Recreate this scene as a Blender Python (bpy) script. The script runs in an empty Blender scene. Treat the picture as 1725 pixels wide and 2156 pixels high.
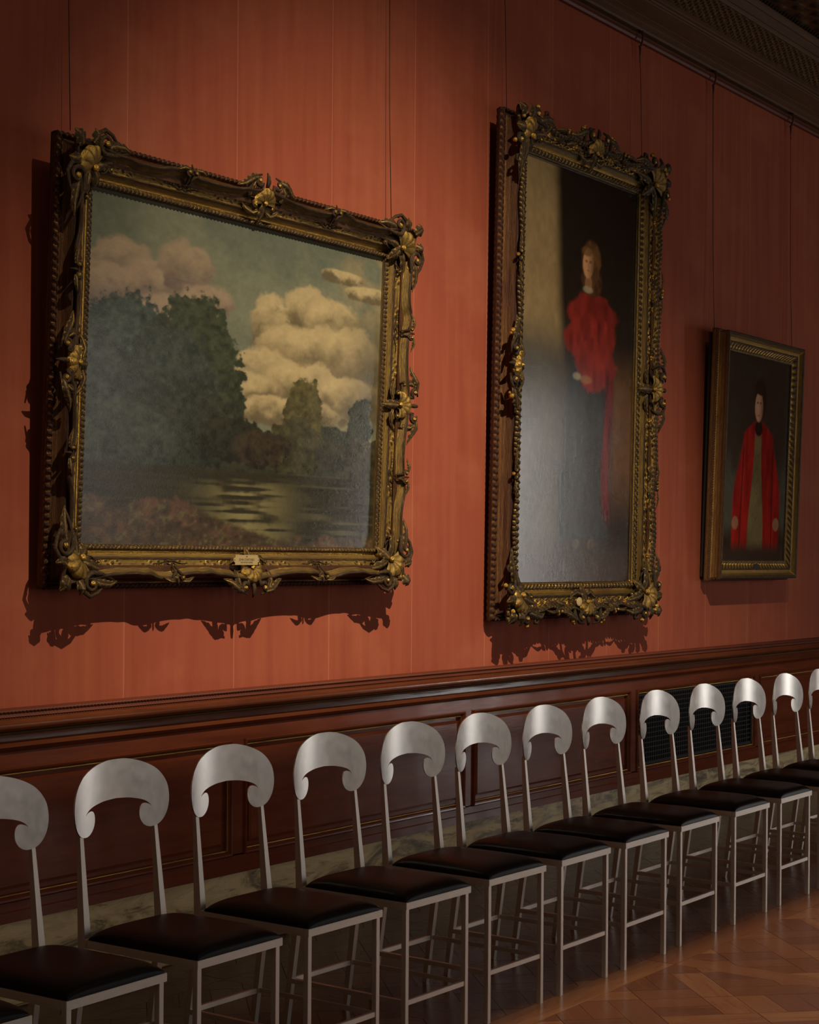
import bpy, bmesh, math, random
import numpy as np
from mathutils import Vector, Matrix, geometry

# ---------------------------------------------------------------- camera
scn = bpy.context.scene
COL = scn.collection
F_PX, SHIFT_PX, YAW, ROLL, CAM_H, CAM_D = 3574.07, 97.14, 0.6209, 0.00691, 1.4788, 4.2744
cd = bpy.data.cameras.new('camera'); cam = bpy.data.objects.new('camera', cd); COL.objects.link(cam)
cd.sensor_fit = 'HORIZONTAL'; cd.sensor_width = 36; cd.lens = 36*F_PX/1725
cd.shift_y = SHIFT_PX/1725; cd.clip_end = 200
fw = Vector((math.cos(YAW), math.sin(YAW), 0)); rt = Vector((math.sin(YAW), -math.cos(YAW), 0)); up = Vector((0, 0, 1))
r2 = rt*math.cos(ROLL)+up*math.sin(ROLL); u2 = -rt*math.sin(ROLL)+up*math.cos(ROLL)
m = Matrix((r2, u2, -fw)).transposed().to_4x4(); m.translation = Vector((0, -CAM_D, CAM_H))
cam.matrix_world = m
scn.camera = cam

# ---------------------------------------------------------------- world, lights, exposure
wd = bpy.data.worlds.new('world'); scn.world = wd; wd.use_nodes = True
wd.node_tree.nodes['Background'].inputs[0].default_value = (0.9, 0.8, 0.7, 1)
wd.node_tree.nodes['Background'].inputs[1].default_value = 0.02
vs = scn.view_settings
vs.view_transform = 'Standard'; vs.look = 'None'; vs.exposure = 0.0; vs.gamma = 1.0; vs.use_curve_mapping = False


def light(name, kind, loc, target, energy, color, **kw):
    d = bpy.data.lights.new(name, kind); d.energy = energy; d.color = color
    for k, v in kw.items(): setattr(d, k, v)
    o = bpy.data.objects.new(name, d); COL.objects.link(o); o.location = loc
    o.rotation_euler = (Vector(target)-Vector(loc)).to_track_quat('-Z', 'Y').to_euler()
    return o


KEY = (3.7, -4.5, 6.45)
light('ceiling_spot', 'SPOT', KEY, (6.55, -0.3, -0.35), 2750, (1.0, 0.87, 0.67), spot_size=math.radians(57), spot_blend=1.0, shadow_soft_size=0.02)
light('end_window_daylight', 'AREA', (14.9, -5.72, 1.55), (6.5, 0, 1.3), 56, (1.0, 0.98, 0.95), shape='RECTANGLE', size=0.7, size_y=2.9)
for wx, e in ((3.6, 13), (6.4, 13), (9.0, 10), (11.3, 17)):
    light('opposite_wall_light', 'AREA', (wx, -7.9, 1.95), (wx, 0, 1.4), e, (1.0, 0.95, 0.88), shape='RECTANGLE', size=1.0, size_y=2.5)  # first three added to light the chairs; last one follows the landscape's glare
light('left_fill_light', 'AREA', (-1.3, -2.6, 2.0), (6.0, -0.8, 0.6), 13, (1.0, 0.80, 0.60), shape='RECTANGLE', size=1.6, size_y=2.6)  # weak warm fill added from the left to lift dark sides
light('ceiling_fill_light', 'AREA', (5.5, -4.4, 7.1), (5.5, -4.0, 0), 22, (1.0, 0.84, 0.66), shape='RECTANGLE', size=8, size_y=2.5)  # broad overhead fill, added to soften the black shadows


# ---------------------------------------------------------------- materials
def lin(c):
    return tuple((x/255/12.92 if x/255 <= 0.04045 else ((x/255+0.055)/1.055)**2.4) for x in c)


class NT:
    def __init__(s, name):
        s.m = bpy.data.materials.new(name); s.m.use_nodes = True
        s.t = s.m.node_tree; s.n = s.t.nodes; s.b = s.n['Principled BSDF']

    def add(s, typ, **kw):
        n = s.n.new(typ)
        for k, v in kw.items():
            if k == 'ins':
                for a, b in v.items():
                    if hasattr(b, 'is_linked') or hasattr(b, 'links'): s.t.links.new(b, n.inputs[a])
                    else: n.inputs[a].default_value = b
            else: setattr(n, k, v)
        return n

    def link(s, a, b): s.t.links.new(a, b)

    def setb(s, **kw):
        for k, v in kw.items():
            i = s.b.inputs[k.replace('_', ' ')]
            if hasattr(v, 'links'): s.link(v, i)
            else: i.default_value = v

    def coord(s, scale=(1, 1, 1), kind='Object', rot=(0, 0, 0)):
        tc = s.add('ShaderNodeTexCoord')
        mp = s.add('ShaderNodeMapping', ins={'Vector': tc.outputs[kind]})
        mp.inputs['Scale'].default_value = scale; mp.inputs['Rotation'].default_value = rot
        return mp.outputs[0]

    def noise(s, scale, detail=4, vec=None, rough=0.55, dist=0):
        n = s.add('ShaderNodeTexNoise', ins={'Scale': scale, 'Detail': detail, 'Roughness': rough, 'Distortion': dist})
        if vec is not None: s.link(vec, n.inputs['Vector'])
        return n.outputs[0]

    def ramp(s, fac, stops):
        r = s.add('ShaderNodeValToRGB', ins={'Fac': fac}); e = r.color_ramp.elements
        while len(e) < len(stops): e.new(0.5)
        for i, (p, c) in enumerate(stops):
            e[i].position = p; e[i].color = (*c, 1) if len(c) == 3 else c
        return r.outputs[0]

    def bump(s, h, strength=0.3, dist=0.01, normal=None):
        b = s.add('ShaderNodeBump', ins={'Height': h, 'Strength': strength, 'Distance': dist})
        if normal is not None: s.link(normal, b.inputs['Normal'])
        return b.outputs[0]

    def math(s, op, a, b=0.0, c=0.0):
        n = s.add('ShaderNodeMath', operation=op)
        for i, v in enumerate((a, b, c)):
            if hasattr(v, 'links'): s.link(v, n.inputs[i])
            else: n.inputs[i].default_value = v
        return n.outputs[0]

    def mix(s, fac, a, b, mode='MIX'):
        n = s.add('ShaderNodeMix', data_type='RGBA', blend_type=mode)
        for i, v in ((0, fac), (6, a), (7, b)):
            if hasattr(v, 'links'): s.link(v, n.inputs[i])
            else: n.inputs[i].default_value = (*v, 1) if isinstance(v, tuple) and len(v) == 3 else v
        return n.outputs[2]


def mat_fabric():
    t = NT('red_wall_fabric')
    tc = t.add('ShaderNodeTexCoord'); sp = t.add('ShaderNodeSeparateXYZ', ins={0: tc.outputs['Object']})
    q = t.math('DIVIDE', t.math('SUBTRACT', sp.outputs[0], 4.258-5.79), 0.579)
    fr = t.math('FRACT', t.math('ADD', q, 0.5)); d = t.math('ABSOLUTE', t.math('SUBTRACT', fr, 0.5))
    wob = t.noise(1.3, 2, t.coord((0.2, 1, 1)))
    seam = t.math('LESS_THAN', t.math('ABSOLUTE', t.math('ADD', d, t.math('MULTIPLY', wob, 0.004))), 0.0062)
    idx = t.math('FLOOR', q)
    wn = t.add('ShaderNodeTexWhiteNoise', noise_dimensions='1D', ins={'W': idx}).outputs[0]
    streak = t.noise(3.5, 4, t.coord((5, 1, 0.35)))
    blot = t.noise(1.6, 5, t.coord((0.8, 1, 1.2)), 0.6)
    fine = t.noise(60, 2, t.coord((3, 1, 0.3)))
    base = t.ramp(streak, [(0.3, (0.30, 0.068, 0.033)), (0.7, (0.37, 0.094, 0.043))])
    base = t.mix(t.math('MULTIPLY', wn, 0.25), base, (0.27, 0.052, 0.032))
    base = t.mix(t.math('MULTIPLY', t.ramp(blot, [(0.52, (0, 0, 0)), (0.75, (1, 1, 1))]), 0.4), base, (0.48, 0.17, 0.085))
    base = t.mix(t.math('MULTIPLY', fine, 0.15), base, (0.24, 0.045, 0.025))
    base = t.mix(t.math('MULTIPLY', seam, 0.4), base, (0.56, 0.22, 0.11))
    t.setb(Base_Color=base, Roughness=0.75, Sheen_Weight=0.0, Specular_IOR_Level=0.18)
    h = t.math('ADD', t.math('MULTIPLY', t.noise(300, 2, t.coord((1, 1, 0.15))), 0.3), t.math('MULTIPLY', seam, 1.0))
    h = t.math('ADD', h, t.math('MULTIPLY', t.noise(5, 2, t.coord((1, 1, 0.3))), 3.0))
    t.setb(Normal=t.bump(h, 0.25, 0.002))
    return t.m


def mat_wood(name, c1, c2, rough=0.28, sc=(1, 8, 8), bump=0.15, coat=0.3):
    t = NT(name)
    v = t.coord(sc)
    n = t.noise(2.2, 6, v, 0.6, 0.6); n2 = t.noise(14, 4, v, 0.6)
    c = t.ramp(n, [(0.3, c1), (0.7, c2)])
    c = t.mix(t.math('MULTIPLY', n2, 0.35), c, tuple(x*0.45 for x in c1))
    t.setb(Base_Color=c, Roughness=t.math('ADD', rough-0.05, t.math('MULTIPLY', n2, 0.12)), Coat_Weight=coat, Coat_Roughness=0.18, Specular_IOR_Level=0.32)
    t.setb(Normal=t.bump(n2, bump, 0.002))
    return t.m


def mat_gold(name, c=(0.62, 0.40, 0.12), dark=(0.055, 0.026, 0.010), rough=0.34, bole=(0.16, 0.035, 0.012), wear=0.5):
    t = NT(name)
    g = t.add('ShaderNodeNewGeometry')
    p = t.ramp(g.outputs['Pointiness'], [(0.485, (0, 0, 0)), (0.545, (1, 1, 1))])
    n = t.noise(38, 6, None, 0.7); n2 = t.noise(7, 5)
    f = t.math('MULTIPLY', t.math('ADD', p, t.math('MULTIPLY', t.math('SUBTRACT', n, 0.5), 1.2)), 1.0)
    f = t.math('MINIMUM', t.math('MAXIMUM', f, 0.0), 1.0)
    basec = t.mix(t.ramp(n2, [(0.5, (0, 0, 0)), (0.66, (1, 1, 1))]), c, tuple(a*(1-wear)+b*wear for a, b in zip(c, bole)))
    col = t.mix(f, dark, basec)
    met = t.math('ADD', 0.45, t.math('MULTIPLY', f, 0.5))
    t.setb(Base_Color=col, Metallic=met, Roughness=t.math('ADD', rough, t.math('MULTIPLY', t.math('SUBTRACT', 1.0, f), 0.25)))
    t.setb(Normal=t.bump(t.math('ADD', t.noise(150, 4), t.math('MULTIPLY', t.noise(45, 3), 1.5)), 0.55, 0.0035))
    return t.m


def mat_simple(name, c, rough=0.5, metal=0.0, bump=0.0, bscale=80, **kw):
    t = NT(name); n = t.noise(bscale, 3)
    col = t.mix(t.math('MULTIPLY', n, 0.3), c, tuple(x*0.6 for x in c))
    t.setb(Base_Color=col, Roughness=rough, Metallic=metal, **kw)
    if bump: t.setb(Normal=t.bump(n, bump, 0.002))
    return t.m


def mat_metal(name, c, rough, cloud=0.15):
    t = NT(name)
    n = t.noise(7, 2, None, 0.45); br = t.noise(30, 1, t.coord((1, 1, 3)))
    t.setb(Base_Color=t.mix(n, tuple(x*0.80 for x in c), c), Metallic=1.0)
    t.setb(Roughness=t.math('ADD', rough-cloud/2, t.math('ADD', t.math('MULTIPLY', n, cloud), t.math('MULTIPLY', br, 0.02))))
    return t.m


def mat_marble():
    t = NT('green_veined_marble')
    v = t.coord((1.0, 1, 4.0), rot=(0, 0.22, 0))
    a = t.noise(3.0, 8, v, 0.65, 1.2)
    c = t.ramp(a, [(0.36, (0.12, 0.10, 0.065)), (0.44, (0.32, 0.26, 0.13)), (0.50, (0.66, 0.53, 0.27)), (0.60, (0.85, 0.70, 0.38))])
    vein = t.noise(5.5, 7, t.coord((1.2, 1, 5), rot=(0, -0.3, 0)), 0.6, 1.5)
    vf = t.ramp(vein, [(0.485, (0, 0, 0)), (0.5, (1, 1, 1)), (0.515, (0, 0, 0))])
    c = t.mix(t.math('MULTIPLY', vf, 0.5), c, (0.75, 0.62, 0.40))
    rd = t.noise(4, 6, t.coord((1.1, 1, 3.5), rot=(0, 0.5, 0)), 0.6, 1.5)
    rf = t.ramp(rd, [(0.60, (0, 0, 0)), (0.66, (1, 1, 1))])
    c = t.mix(t.math('MULTIPLY', rf, 0.55), c, (0.26, 0.07, 0.035))
    t.setb(Base_Color=c, Roughness=0.38)
    return t.m


def mat_floor():
    t = NT('oak_parquet')
    at = t.add('ShaderNodeAttribute', attribute_name='plank'); uvn = t.add('ShaderNodeUVMap', uv_map='grain')
    mp = t.add('ShaderNodeMapping', ins={'Vector': uvn.outputs[0]}); mp.inputs['Scale'].default_value = (1.6, 22, 1)
    n = t.noise(2.0, 6, mp.outputs[0], 0.65, 0.8)
    mp2 = t.add('ShaderNodeMapping', ins={'Vector': uvn.outputs[0]}); mp2.inputs['Scale'].default_value = (5, 130, 1)
    n2 = t.noise(1.0, 3, mp2.outputs[0], 0.6)
    base = t.ramp(at.outputs['Fac'], [(0.0, (0.05, 0.018, 0.008)), (0.5, (0.098, 0.036, 0.014)), (1.0, (0.18, 0.080, 0.029))])
    c = t.mix(t.ramp(n, [(0.35, (0.0, 0.0, 0.0)), (0.65, (0.85, 0.85, 0.85))]), base, (0.10, 0.030, 0.013))
    c = t.mix(t.math('MULTIPLY', n2, 0.4), c, (0.08, 0.025, 0.012))
    t.setb(Base_Color=c, Roughness=t.math('ADD', 0.20, t.math('MULTIPLY', n, 0.12)), Specular_IOR_Level=0.45)
    t.setb(Normal=t.bump(n2, 0.08, 0.001))
    return t.m


def mat_canvas(name, rough=0.4):
    t = NT(name)
    at = t.add('ShaderNodeAttribute', attribute_name='paint')
    wv = t.noise(420, 2, t.coord((1, 0.18, 1))); wh = t.noise(420, 2, t.coord((0.18, 1, 1)))
    br = t.noise(40, 6, None, 0.7)
    h = t.math('ADD', t.math('ADD', wv, wh), t.math('MULTIPLY', br, 1.6))
    n3 = t.noise(7, 6, None, 0.6)
    c = t.mix(t.math('MULTIPLY', br, 0.25), at.outputs['Color'], (0.01, 0.008, 0.006))
    t.setb(Base_Color=c, Roughness=t.math('ADD', rough-0.05, t.math('MULTIPLY', n3, 0.10)), Specular_IOR_Level=0.45)
    t.setb(Normal=t.bump(h, 0.16, 0.0010))
    return t.m


M = {}
M['fabric'] = mat_fabric()
M['wood'] = mat_wood('walnut_panelling', (0.17, 0.040, 0.017), (0.28, 0.070, 0.028), 0.17, coat=0.0)
M['wood2'] = mat_wood('walnut_moulding', (0.13, 0.034, 0.014), (0.22, 0.062, 0.023), 0.18, coat=0.0)
M['carved'] = mat_wood('carved_red_moulding', (0.12, 0.028, 0.013), (0.17, 0.042, 0.018), 0.5, coat=0.0)
M['gilt'] = mat_gold('gilt_fillet', (0.62, 0.36, 0.09), (0.16, 0.08, 0.02), 0.38, wear=0.2)
M['gold'] = mat_gold('antique_gilding', (0.62, 0.38, 0.075), (0.042, 0.020, 0.007), 0.26, wear=0.4)
M['gold_dark'] = mat_gold('dark_bole_gilding', (0.30, 0.13, 0.035), (0.035, 0.011, 0.005), 0.3, (0.12, 0.022, 0.008), 0.9)
M['gold_deep'] = mat_gold('deep_relief_gilding', (0.60, 0.36, 0.07), (0.020, 0.010, 0.004), 0.22)
M['gold_plain'] = mat_gold('plain_gilding', (0.55, 0.30, 0.08), (0.09, 0.035, 0.012), 0.36)
M['brass'] = mat_simple('engraved_brass', (0.52, 0.37, 0.15), 0.45, 0.35)
M['ink'] = mat_simple('engraved_letters', (0.10, 0.06, 0.025), 0.6)
M['marble'] = mat_marble()
M['cornice'] = mat_wood('dark_oak_cornice', (0.085, 0.038, 0.012), (0.14, 0.064, 0.020), 0.6, coat=0.0)
M['cornice_gilt'] = mat_gold('dull_cornice_gilding', (0.26, 0.13, 0.035), (0.035, 0.017, 0.006), 0.5)
M['floor'] = mat_floor()
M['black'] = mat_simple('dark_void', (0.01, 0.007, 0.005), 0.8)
M['grille'] = mat_simple('blackened_grille_metal', (0.014, 0.010, 0.008), 0.7, 0.2)
M['alu'] = mat_metal('brushed_aluminium', (0.90, 0.86, 0.80), 0.31, 0.16)
M['alu_frame'] = mat_metal('satin_steel', (0.74, 0.67, 0.60), 0.48, 0.08)
M['leather'] = mat_simple('black_satin_upholstery', (0.006, 0.004, 0.0035), 0.40, 0, 0.02, 300, Specular_IOR_Level=0.14)
M['wire'] = mat_simple('picture_wire', (0.03, 0.018, 0.012), 0.5, 0.4)
M['hook'] = mat_simple('bronze_hook', (0.14, 0.05, 0.03), 0.5, 0.4)
M['plaster'] = mat_simple('dim_ceiling_plaster', (0.16, 0.11, 0.07), 0.8)
M['canvas'] = mat_canvas('varnished_canvas', 0.13)


# ---------------------------------------------------------------- mesh helpers
class MB:
    def __init__(s): s.v = []; s.f = []

    def add(s, vs, fs):
        o = len(s.v); s.v += [tuple(p) for p in vs]; s.f += [tuple(i+o for i in f) for f in fs]; return s

    def box(s, x0, y0, z0, x1, y1, z1):
        return s.add([(x0, y0, z0), (x1, y0, z0), (x1, y1, z0), (x0, y1, z0), (x0, y0, z1), (x1, y0, z1), (x1, y1, z1), (x0, y1, z1)],
                     [(0, 3, 2, 1), (4, 5, 6, 7), (0, 1, 5, 4), (1, 2, 6, 5), (2, 3, 7, 6), (3, 0, 4, 7)])

    def bbox(s, x0, y0, z0, x1, y1, z1, b=0.002):
        """box with chamfered edges"""
        bm = bmesh.new(); bmesh.ops.create_cube(bm, size=1)
        for v in bm.verts:
            v.co = Vector(((x0+x1)/2+v.co.x*(x1-x0), (y0+y1)/2+v.co.y*(y1-y0), (z0+z1)/2+v.co.z*(z1-z0)))
        bmesh.ops.bevel(bm, geom=bm.edges[:], offset=b, segments=2, affect='EDGES')
        bm.verts.index_update()
        s.add([v.co[:] for v in bm.verts], [[v.index for v in f.verts] for f in bm.faces]); bm.free(); return s

    def prism(s, A, B):
        """loft between two quads (lists of 4 points)"""
        return s.add(list(A)+list(B), [(3, 2, 1, 0), (4, 5, 6, 7), (0, 1, 5, 4), (1, 2, 6, 5), (2, 3, 7, 6), (3, 0, 4, 7)])

    def grid(s, P, flip=False):
        n, k = len(P), len(P[0]); vs = [p for r in P for p in r]; fs = []
        for i in range(n-1):
            for j in range(k-1):
                q = (i*k+j, (i+1)*k+j, (i+1)*k+j+1, i*k+j+1)
                fs.append(q[::-1] if flip else q)
        return s.add(vs, fs)

    def tube(s, pts, rad, seg=8, flat=1.0, nrm=(0, 0, 1)):
        P = [Vector(p) for p in pts]; rings = []; N = Vector(nrm)
        for i, p in enumerate(P):
            t = (P[min(i+1, len(P)-1)]-P[max(i-1, 0)])
            t = t.normalized() if t.length > 1e-9 else Vector((1, 0, 0))
            b = t.cross(N); b = b.normalized() if b.length > 1e-6 else Vector((1, 0, 0)); n = b.cross(t).normalized()
            r = rad[i] if hasattr(rad, '__len__') else rad
            rings.append([p+b*math.cos(a)*r+n*math.sin(a)*r*flat for a in [2*math.pi*k/seg for k in range(seg)]])
        k = seg; o = len(s.v); s.v += [tuple(q) for r in rings for q in r]
        for i in range(len(rings)-1):
            for j in range(k): s.f.append((o+i*k+j, o+i*k+(j+1) % k, o+(i+1)*k+(j+1) % k, o+(i+1)*k+j))
        s.f.append(tuple(o+j for j in range(k))[::-1]); s.f.append(tuple(o+(len(rings)-1)*k+j for j in range(k)))
        return s

    def ball(s, c, r, sq=1.0, seg=10):
        P = []
        for i in range(seg//2+1):
            a = math.pi*i/(seg//2)
            P.append([(c[0]+r*math.sin(a)*math.cos(b), c[1]+r*math.sin(a)*math.sin(b), c[2]+r*sq*math.cos(a)) for b in [2*math.pi*j/seg for j in range(seg+1)]])
        return s.grid(P, False)

    def xf(s, fn):
        s.v = [tuple(fn(p)) for p in s.v]; return s

    def merge(s, o, mat=None, flip=False):
        vs = o.v if mat is None else [tuple(mat @ Vector(p)) for p in o.v]
        return s.add(vs, [f[::-1] for f in o.f] if flip else o.f)

    def build(s, name, material, parent=None, smooth=True, angle=None):
        me = bpy.data.meshes.new(name); me.from_pydata(s.v, [], s.f); me.update()
        mats = material if isinstance(material, list) else [material]
        for mm in mats: me.materials.append(mm)
        if smooth: me.polygons.foreach_set('use_smooth', [True]*len(me.polygons))
        if angle:
            bm = bmesh.new(); bm.from_mesh(me)
            bmesh.ops.remove_doubles(bm, verts=bm.verts[:], dist=1e-6)
            for e in bm.edges:
                if len(e.link_faces) == 2 and e.calc_face_angle(0) > math.radians(angle): e.smooth = False
            bm.to_mesh(me); bm.free()
        o = bpy.data.objects.new(name, me); COL.objects.link(o)
        if parent is not None: o.parent = parent
        return o


def tag(o, label, cat, group=None):
    o['label'] = label; o['category'] = cat
    if group: o['group'] = group
    return o


def struct(o): o['kind'] = 'structure'; return o


def empty(name, mat=None, loc=None):
    o = bpy.data.objects.new(name, None); COL.objects.link(o); o.empty_display_size = 0.1
    if mat is not None: o.matrix_world = mat
    if loc is not None: o.location = loc
    return o


def lathe_x(prof, x0, x1, nx=2):
    """profile of (y,z) swept along x"""
    return [[(x0+(x1-x0)*i/(nx-1), y, z) for (y, z) in prof] for i in range(nx)]


# ---------------------------------------------------------------- the room
XA, XB = -1.5, 15.2          # room ends
YF = -8.2                    # opposite wall
w = MB(); w.add([(XA, 0, 0.9), (XB, 0, 0.9), (XB, 0, 4.3), (XA, 0, 4.3)], [(0, 1, 2, 3)])
w.add([(XA, 0.06, 0.9), (XB, 0.06, 0.9), (XB, 0.06, 4.3), (XA, 0.06, 4.3)], [(3, 2, 1, 0)])
struct(w.build('wall_back', M['fabric'], smooth=False))


def holed_wall(name, p0, ax, L, H, holes, thick, mat):
    """wall along axis ax ('x' or 'y') with rectangular openings (a0,a1,z0,z1)"""
    xs = sorted({0, L} | {h[0] for h in holes} | {h[1] for h in holes}); zs = sorted({0, H} | {h[2] for h in holes} | {h[3] for h in holes})
    b = MB()
    for i in range(len(xs)-1):
        for j in range(len(zs)-1):
            cx, cz = (xs[i]+xs[i+1])/2, (zs[j]+zs[j+1])/2
            if any(h[0] < cx < h[1] and h[2] < cz < h[3] for h in holes): continue
            if ax == 'x': b.box(p0[0]+xs[i], p0[1], zs[j], p0[0]+xs[i+1], p0[1]+thick, zs[j+1])
            else: b.box(p0[0], p0[1]+xs[i], zs[j], p0[0]+thick, p0[1]+xs[i+1], zs[j+1])
    return struct(b.build(name, mat, smooth=False))


CEIL = 7.2
holed_wall('wall_front', (XA, YF-0.1), 'x', XB-XA, CEIL, [(a-XA-0.6, a-XA+0.6, 0.6, 3.3) for a in (3.6, 6.4, 9.0, 11.3)], 0.1, M['fabric'])
holed_wall('wall_right', (XB, YF), 'y', -YF, CEIL, [(1.4, 2.7, 0.1, 3.1)], 0.1, M['fabric'])
holed_wall('wall_left', (XA-0.1, YF), 'y', -YF, CEIL, [(4.8, 6.4, 0, 3.3)], 0.1, M['fabric'])
struct(MB().box(XA-0.1, YF-0.1, CEIL, XB+0.1, 0.3, CEIL+0.1).build('ceiling', M['plaster'], smooth=False))


def window(name, axis, a0, a1, z0, z1, p):
    b = MB()
    def bar(u0, u1, v0, v1, d=0.05):
        if axis == 'x': b.box(u0, p-d/2, v0, u1, p+d/2, v1)
        else: b.box(p-d/2, u0, v0, p+d/2, u1, v1)
    for u in (a0, (a0+a1)/2-0.025, a1-0.05): bar(u, u+0.05, z0, z1)
    for v in (z0, z0+(z1-z0)*0.33, z0+(z1-z0)*0.66, z1-0.05): bar(a0, a1, v, v+0.05, 0.04)
    return struct(b.build(name, M['cornice'], smooth=False))


for n_, a_ in enumerate((3.6, 6.4, 9.0, 11.3)): window('window_%d' % (n_+1), 'x', a_-0.6, a_+0.6, 0.6, 3.3, YF-0.05)  # first three frames made up to go with the added chair lights
window('window_5', 'y', YF+1.4, YF+2.7, 0.1, 3.1, XB+0.05)

# unseen plate added near the ceiling spot: keeps its beam off the panelling
k_ = 0.13; ey, ez = KEY[1]*(1-k_), KEY[2]+(0.80-KEY[2])*k_
bd = MB().box(KEY[0]-0.5, ey-0.004, ez-0.465, KEY[0]+1.3, ey+0.004, ez); bd = bd.build('spot_blocker_plate', M['grille'], smooth=False)
tag(bd, 'added black plate out of view, blocking part of the ceiling spot beam', 'light blocker')
# --- wainscot: stiles, rails, raised panels ---------------------------------
WX0, WX1 = 0.2, 15.1
g = MB()
prof = [(0, 0.285), (-0.021, 0.285), (-0.021, 0.318), (-0.0195, 0.321), (-0.018, 0.322), (-0.018, 0.357)]
g.grid(lathe_x(prof, WX0, WX1), True)
PITCH, P0, PW = 1.5755, 4.898-3*1.5755, 1.470
openings = []
for k in range(10):
    a = P0+k*PITCH; openings.append((a-0.020, a+PW+0.018))
# rails and stiles at y=-0.018
prev = WX0
ZT, ZB = 0.790, 0.352
def quad(b, x0, x1, z0, z1, y):
    if x1 > x0: b.add([(x0, y, z0), (x1, y, z0), (x1, y, z1), (x0, y, z1)], [(0, 1, 2, 3)])
for a, b_ in openings:
    quad(g, prev, a, ZB, ZT, -0.018); prev = b_
quad(g, prev, WX1, ZB, ZT, -0.018)
quad(g, WX0, WX1, ZT, 0.846, -0.018)
for a, b_ in openings: quad(g, a, b_, 0.35, ZB, -0.018)
gf = MB()
for k, (a, b_) in enumerate(openings):
    def ring(n0, y0, n1, y1, tgt):
        o = [(a+n0, y0, ZB+n0), (b_-n0, y0, ZB+n0), (b_-n0, y0, ZT-n0), (a+n0, y0, ZT-n0)]
        i = [(a+n1, y1, ZB+n1), (b_-n1, y1, ZB+n1), (b_-n1, y1, ZT-n1), (a+n1, y1, ZT-n1)]
        tgt.add(o+i, [(0, 1, 5, 4), (1, 2, 6, 5), (2, 3, 7, 6), (3, 0, 4, 7)])
    steps = [(0, -0.018), (0.001, -0.026), (0.005, -0.030), (0.011, -0.028), (0.015, -0.020), (0.0195, -0.013)]
    for (n0, y0), (n1, y1) in zip(steps, steps[1:]): ring(n0, y0, n1, y1, g)
    for (n0, y0), (n1, y1) in zip([(0.0195, -0.013), (0.0205, -0.0165), (0.0238, -0.0165), (0.025, -0.011)], [(0.0205, -0.0165), (0.0238, -0.0165), (0.025, -0.011)]): ring(n0, y0, n1, y1, gf)
    if k == 5:
        ring(0.025, -0.011, 0.026, 0.02, g)
        continue
    steps = [(0.025, -0.011), (0.026, -0.003), (0.040, -0.003), (0.042, -0.008), (0.052, -0.0125)]
    for (n0, y0), (n1, y1) in zip(steps, steps[1:]): ring(n0, y0, n1, y1, g)
    quad(g, a+0.052, b_-0.052, ZB+0.052, ZT-0.052, -0.0125)
wains = g.build('trim_1', M['wood'], smooth=False); struct(wains)
struct(gf.build('trim_2', M['gilt'], smooth=False))
# upper mouldings
prof = [(-0.018, 0.840), (-0.020, 0.846), (-0.032, 0.851), (-0.038, 0.858), (-0.034, 0.865), (-0.024, 0.868), (-0.022, 0.872), (-0.020, 0.880), (-0.020, 0.898)]
struct(MB().grid(lathe_x(prof, WX0, WX1), True).build('trim_3', M['wood2'], angle=50))
prof = [(-0.020, 0.897), (-0.027, 0.8975), (-0.031, 0.900), (-0.031, 0.905), (-0.027, 0.908), (-0.02, 0.909)]
struct(MB().grid(lathe_x(prof, WX0, WX1), True).build('trim_4', M['gilt'], angle=50))
prof = [(-0.02, 0.908), (-0.030, 0.909), (-0.040, 0.912)]
prof += [(-0.046-0.020*math.sin(a), 0.930-0.019*math.cos(a)) for a in [math.pi*i/10 for i in range(11)]]
prof += [(-0.034, 0.950), (-0.030, 0.953)]
struct(MB().grid(lathe_x(prof, WX0, WX1), True).build('trim_5', M['wood2'], angle=60))
# carved strip: two rows of little leaves with a dark groove between
P = []
nx = int((WX1-2.8)/0.004)
rows = [(-0.030, 0.952), (-0.036, 0.954), (-0.036, 0.957), (-0.031, 0.959), (-0.031, 0.9635), (-0.022, 0.9645), (-0.022, 0.9665), (-0.030, 0.968), (-0.031, 0.9715), (-0.030, 0.975), (-0.020, 0.978), (-0.012, 0.981), (0.0, 0.982)]
for i in range(nx):
    x = 2.8+i*0.004; r = []
    for j, (y, z) in enumerate(rows):
        d = 0
        if j in (1, 2): d = 0.0035*math.sin(2*math.pi*x/0.012)
        if j in (7, 8, 9): d = 0.0045*math.sin(2*math.pi*(x/0.016)+j*0.9)
        r.append((x, y-d, z))
    P.append(r)
struct(MB().grid(P, True).build('trim_6', M['carved']))
# radiator grille inside the fifth panel
gr = MB(); a, b_ = openings[5]; ga, gb, z0, z1 = a+0.028, b_-0.028, ZB+0.028, ZT-0.028
x = ga+0.012
while x < gb-0.006:
    gr.box(x-0.003, -0.006, z0, x+0.003, 0.0, z1); x += 0.026
z = z0+0.012
while z < z1-0.006:
    gr.box(ga, -0.009, z-0.0035, gb, -0.004, z+0.0035); z += 0.026
for (q0, q1, r0, r1) in ((ga, ga+0.012, z0, z1), (gb-0.012, gb, z0, z1), (ga, gb, z0, z0+0.012), (ga, gb, z1-0.012, z1)):
    gr.box(q0, -0.013, r0, q1, -0.002, r1)
gro = gr.build('radiator_grille', M['grille'], smooth=False)
tag(gro, 'blackened metal lattice radiator grille set into the dark wall panelling', 'radiator grille')
MB().add([(ga-0.02, 0.03, z0-0.02), (gb+0.02, 0.03, z0-0.02), (gb+0.02, 0.03, z1+0.02), (ga-0.02, 0.03, z1+0.02)], [(0, 1, 2, 3)]).build('backing', M['black'], gro, smooth=False)
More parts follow.
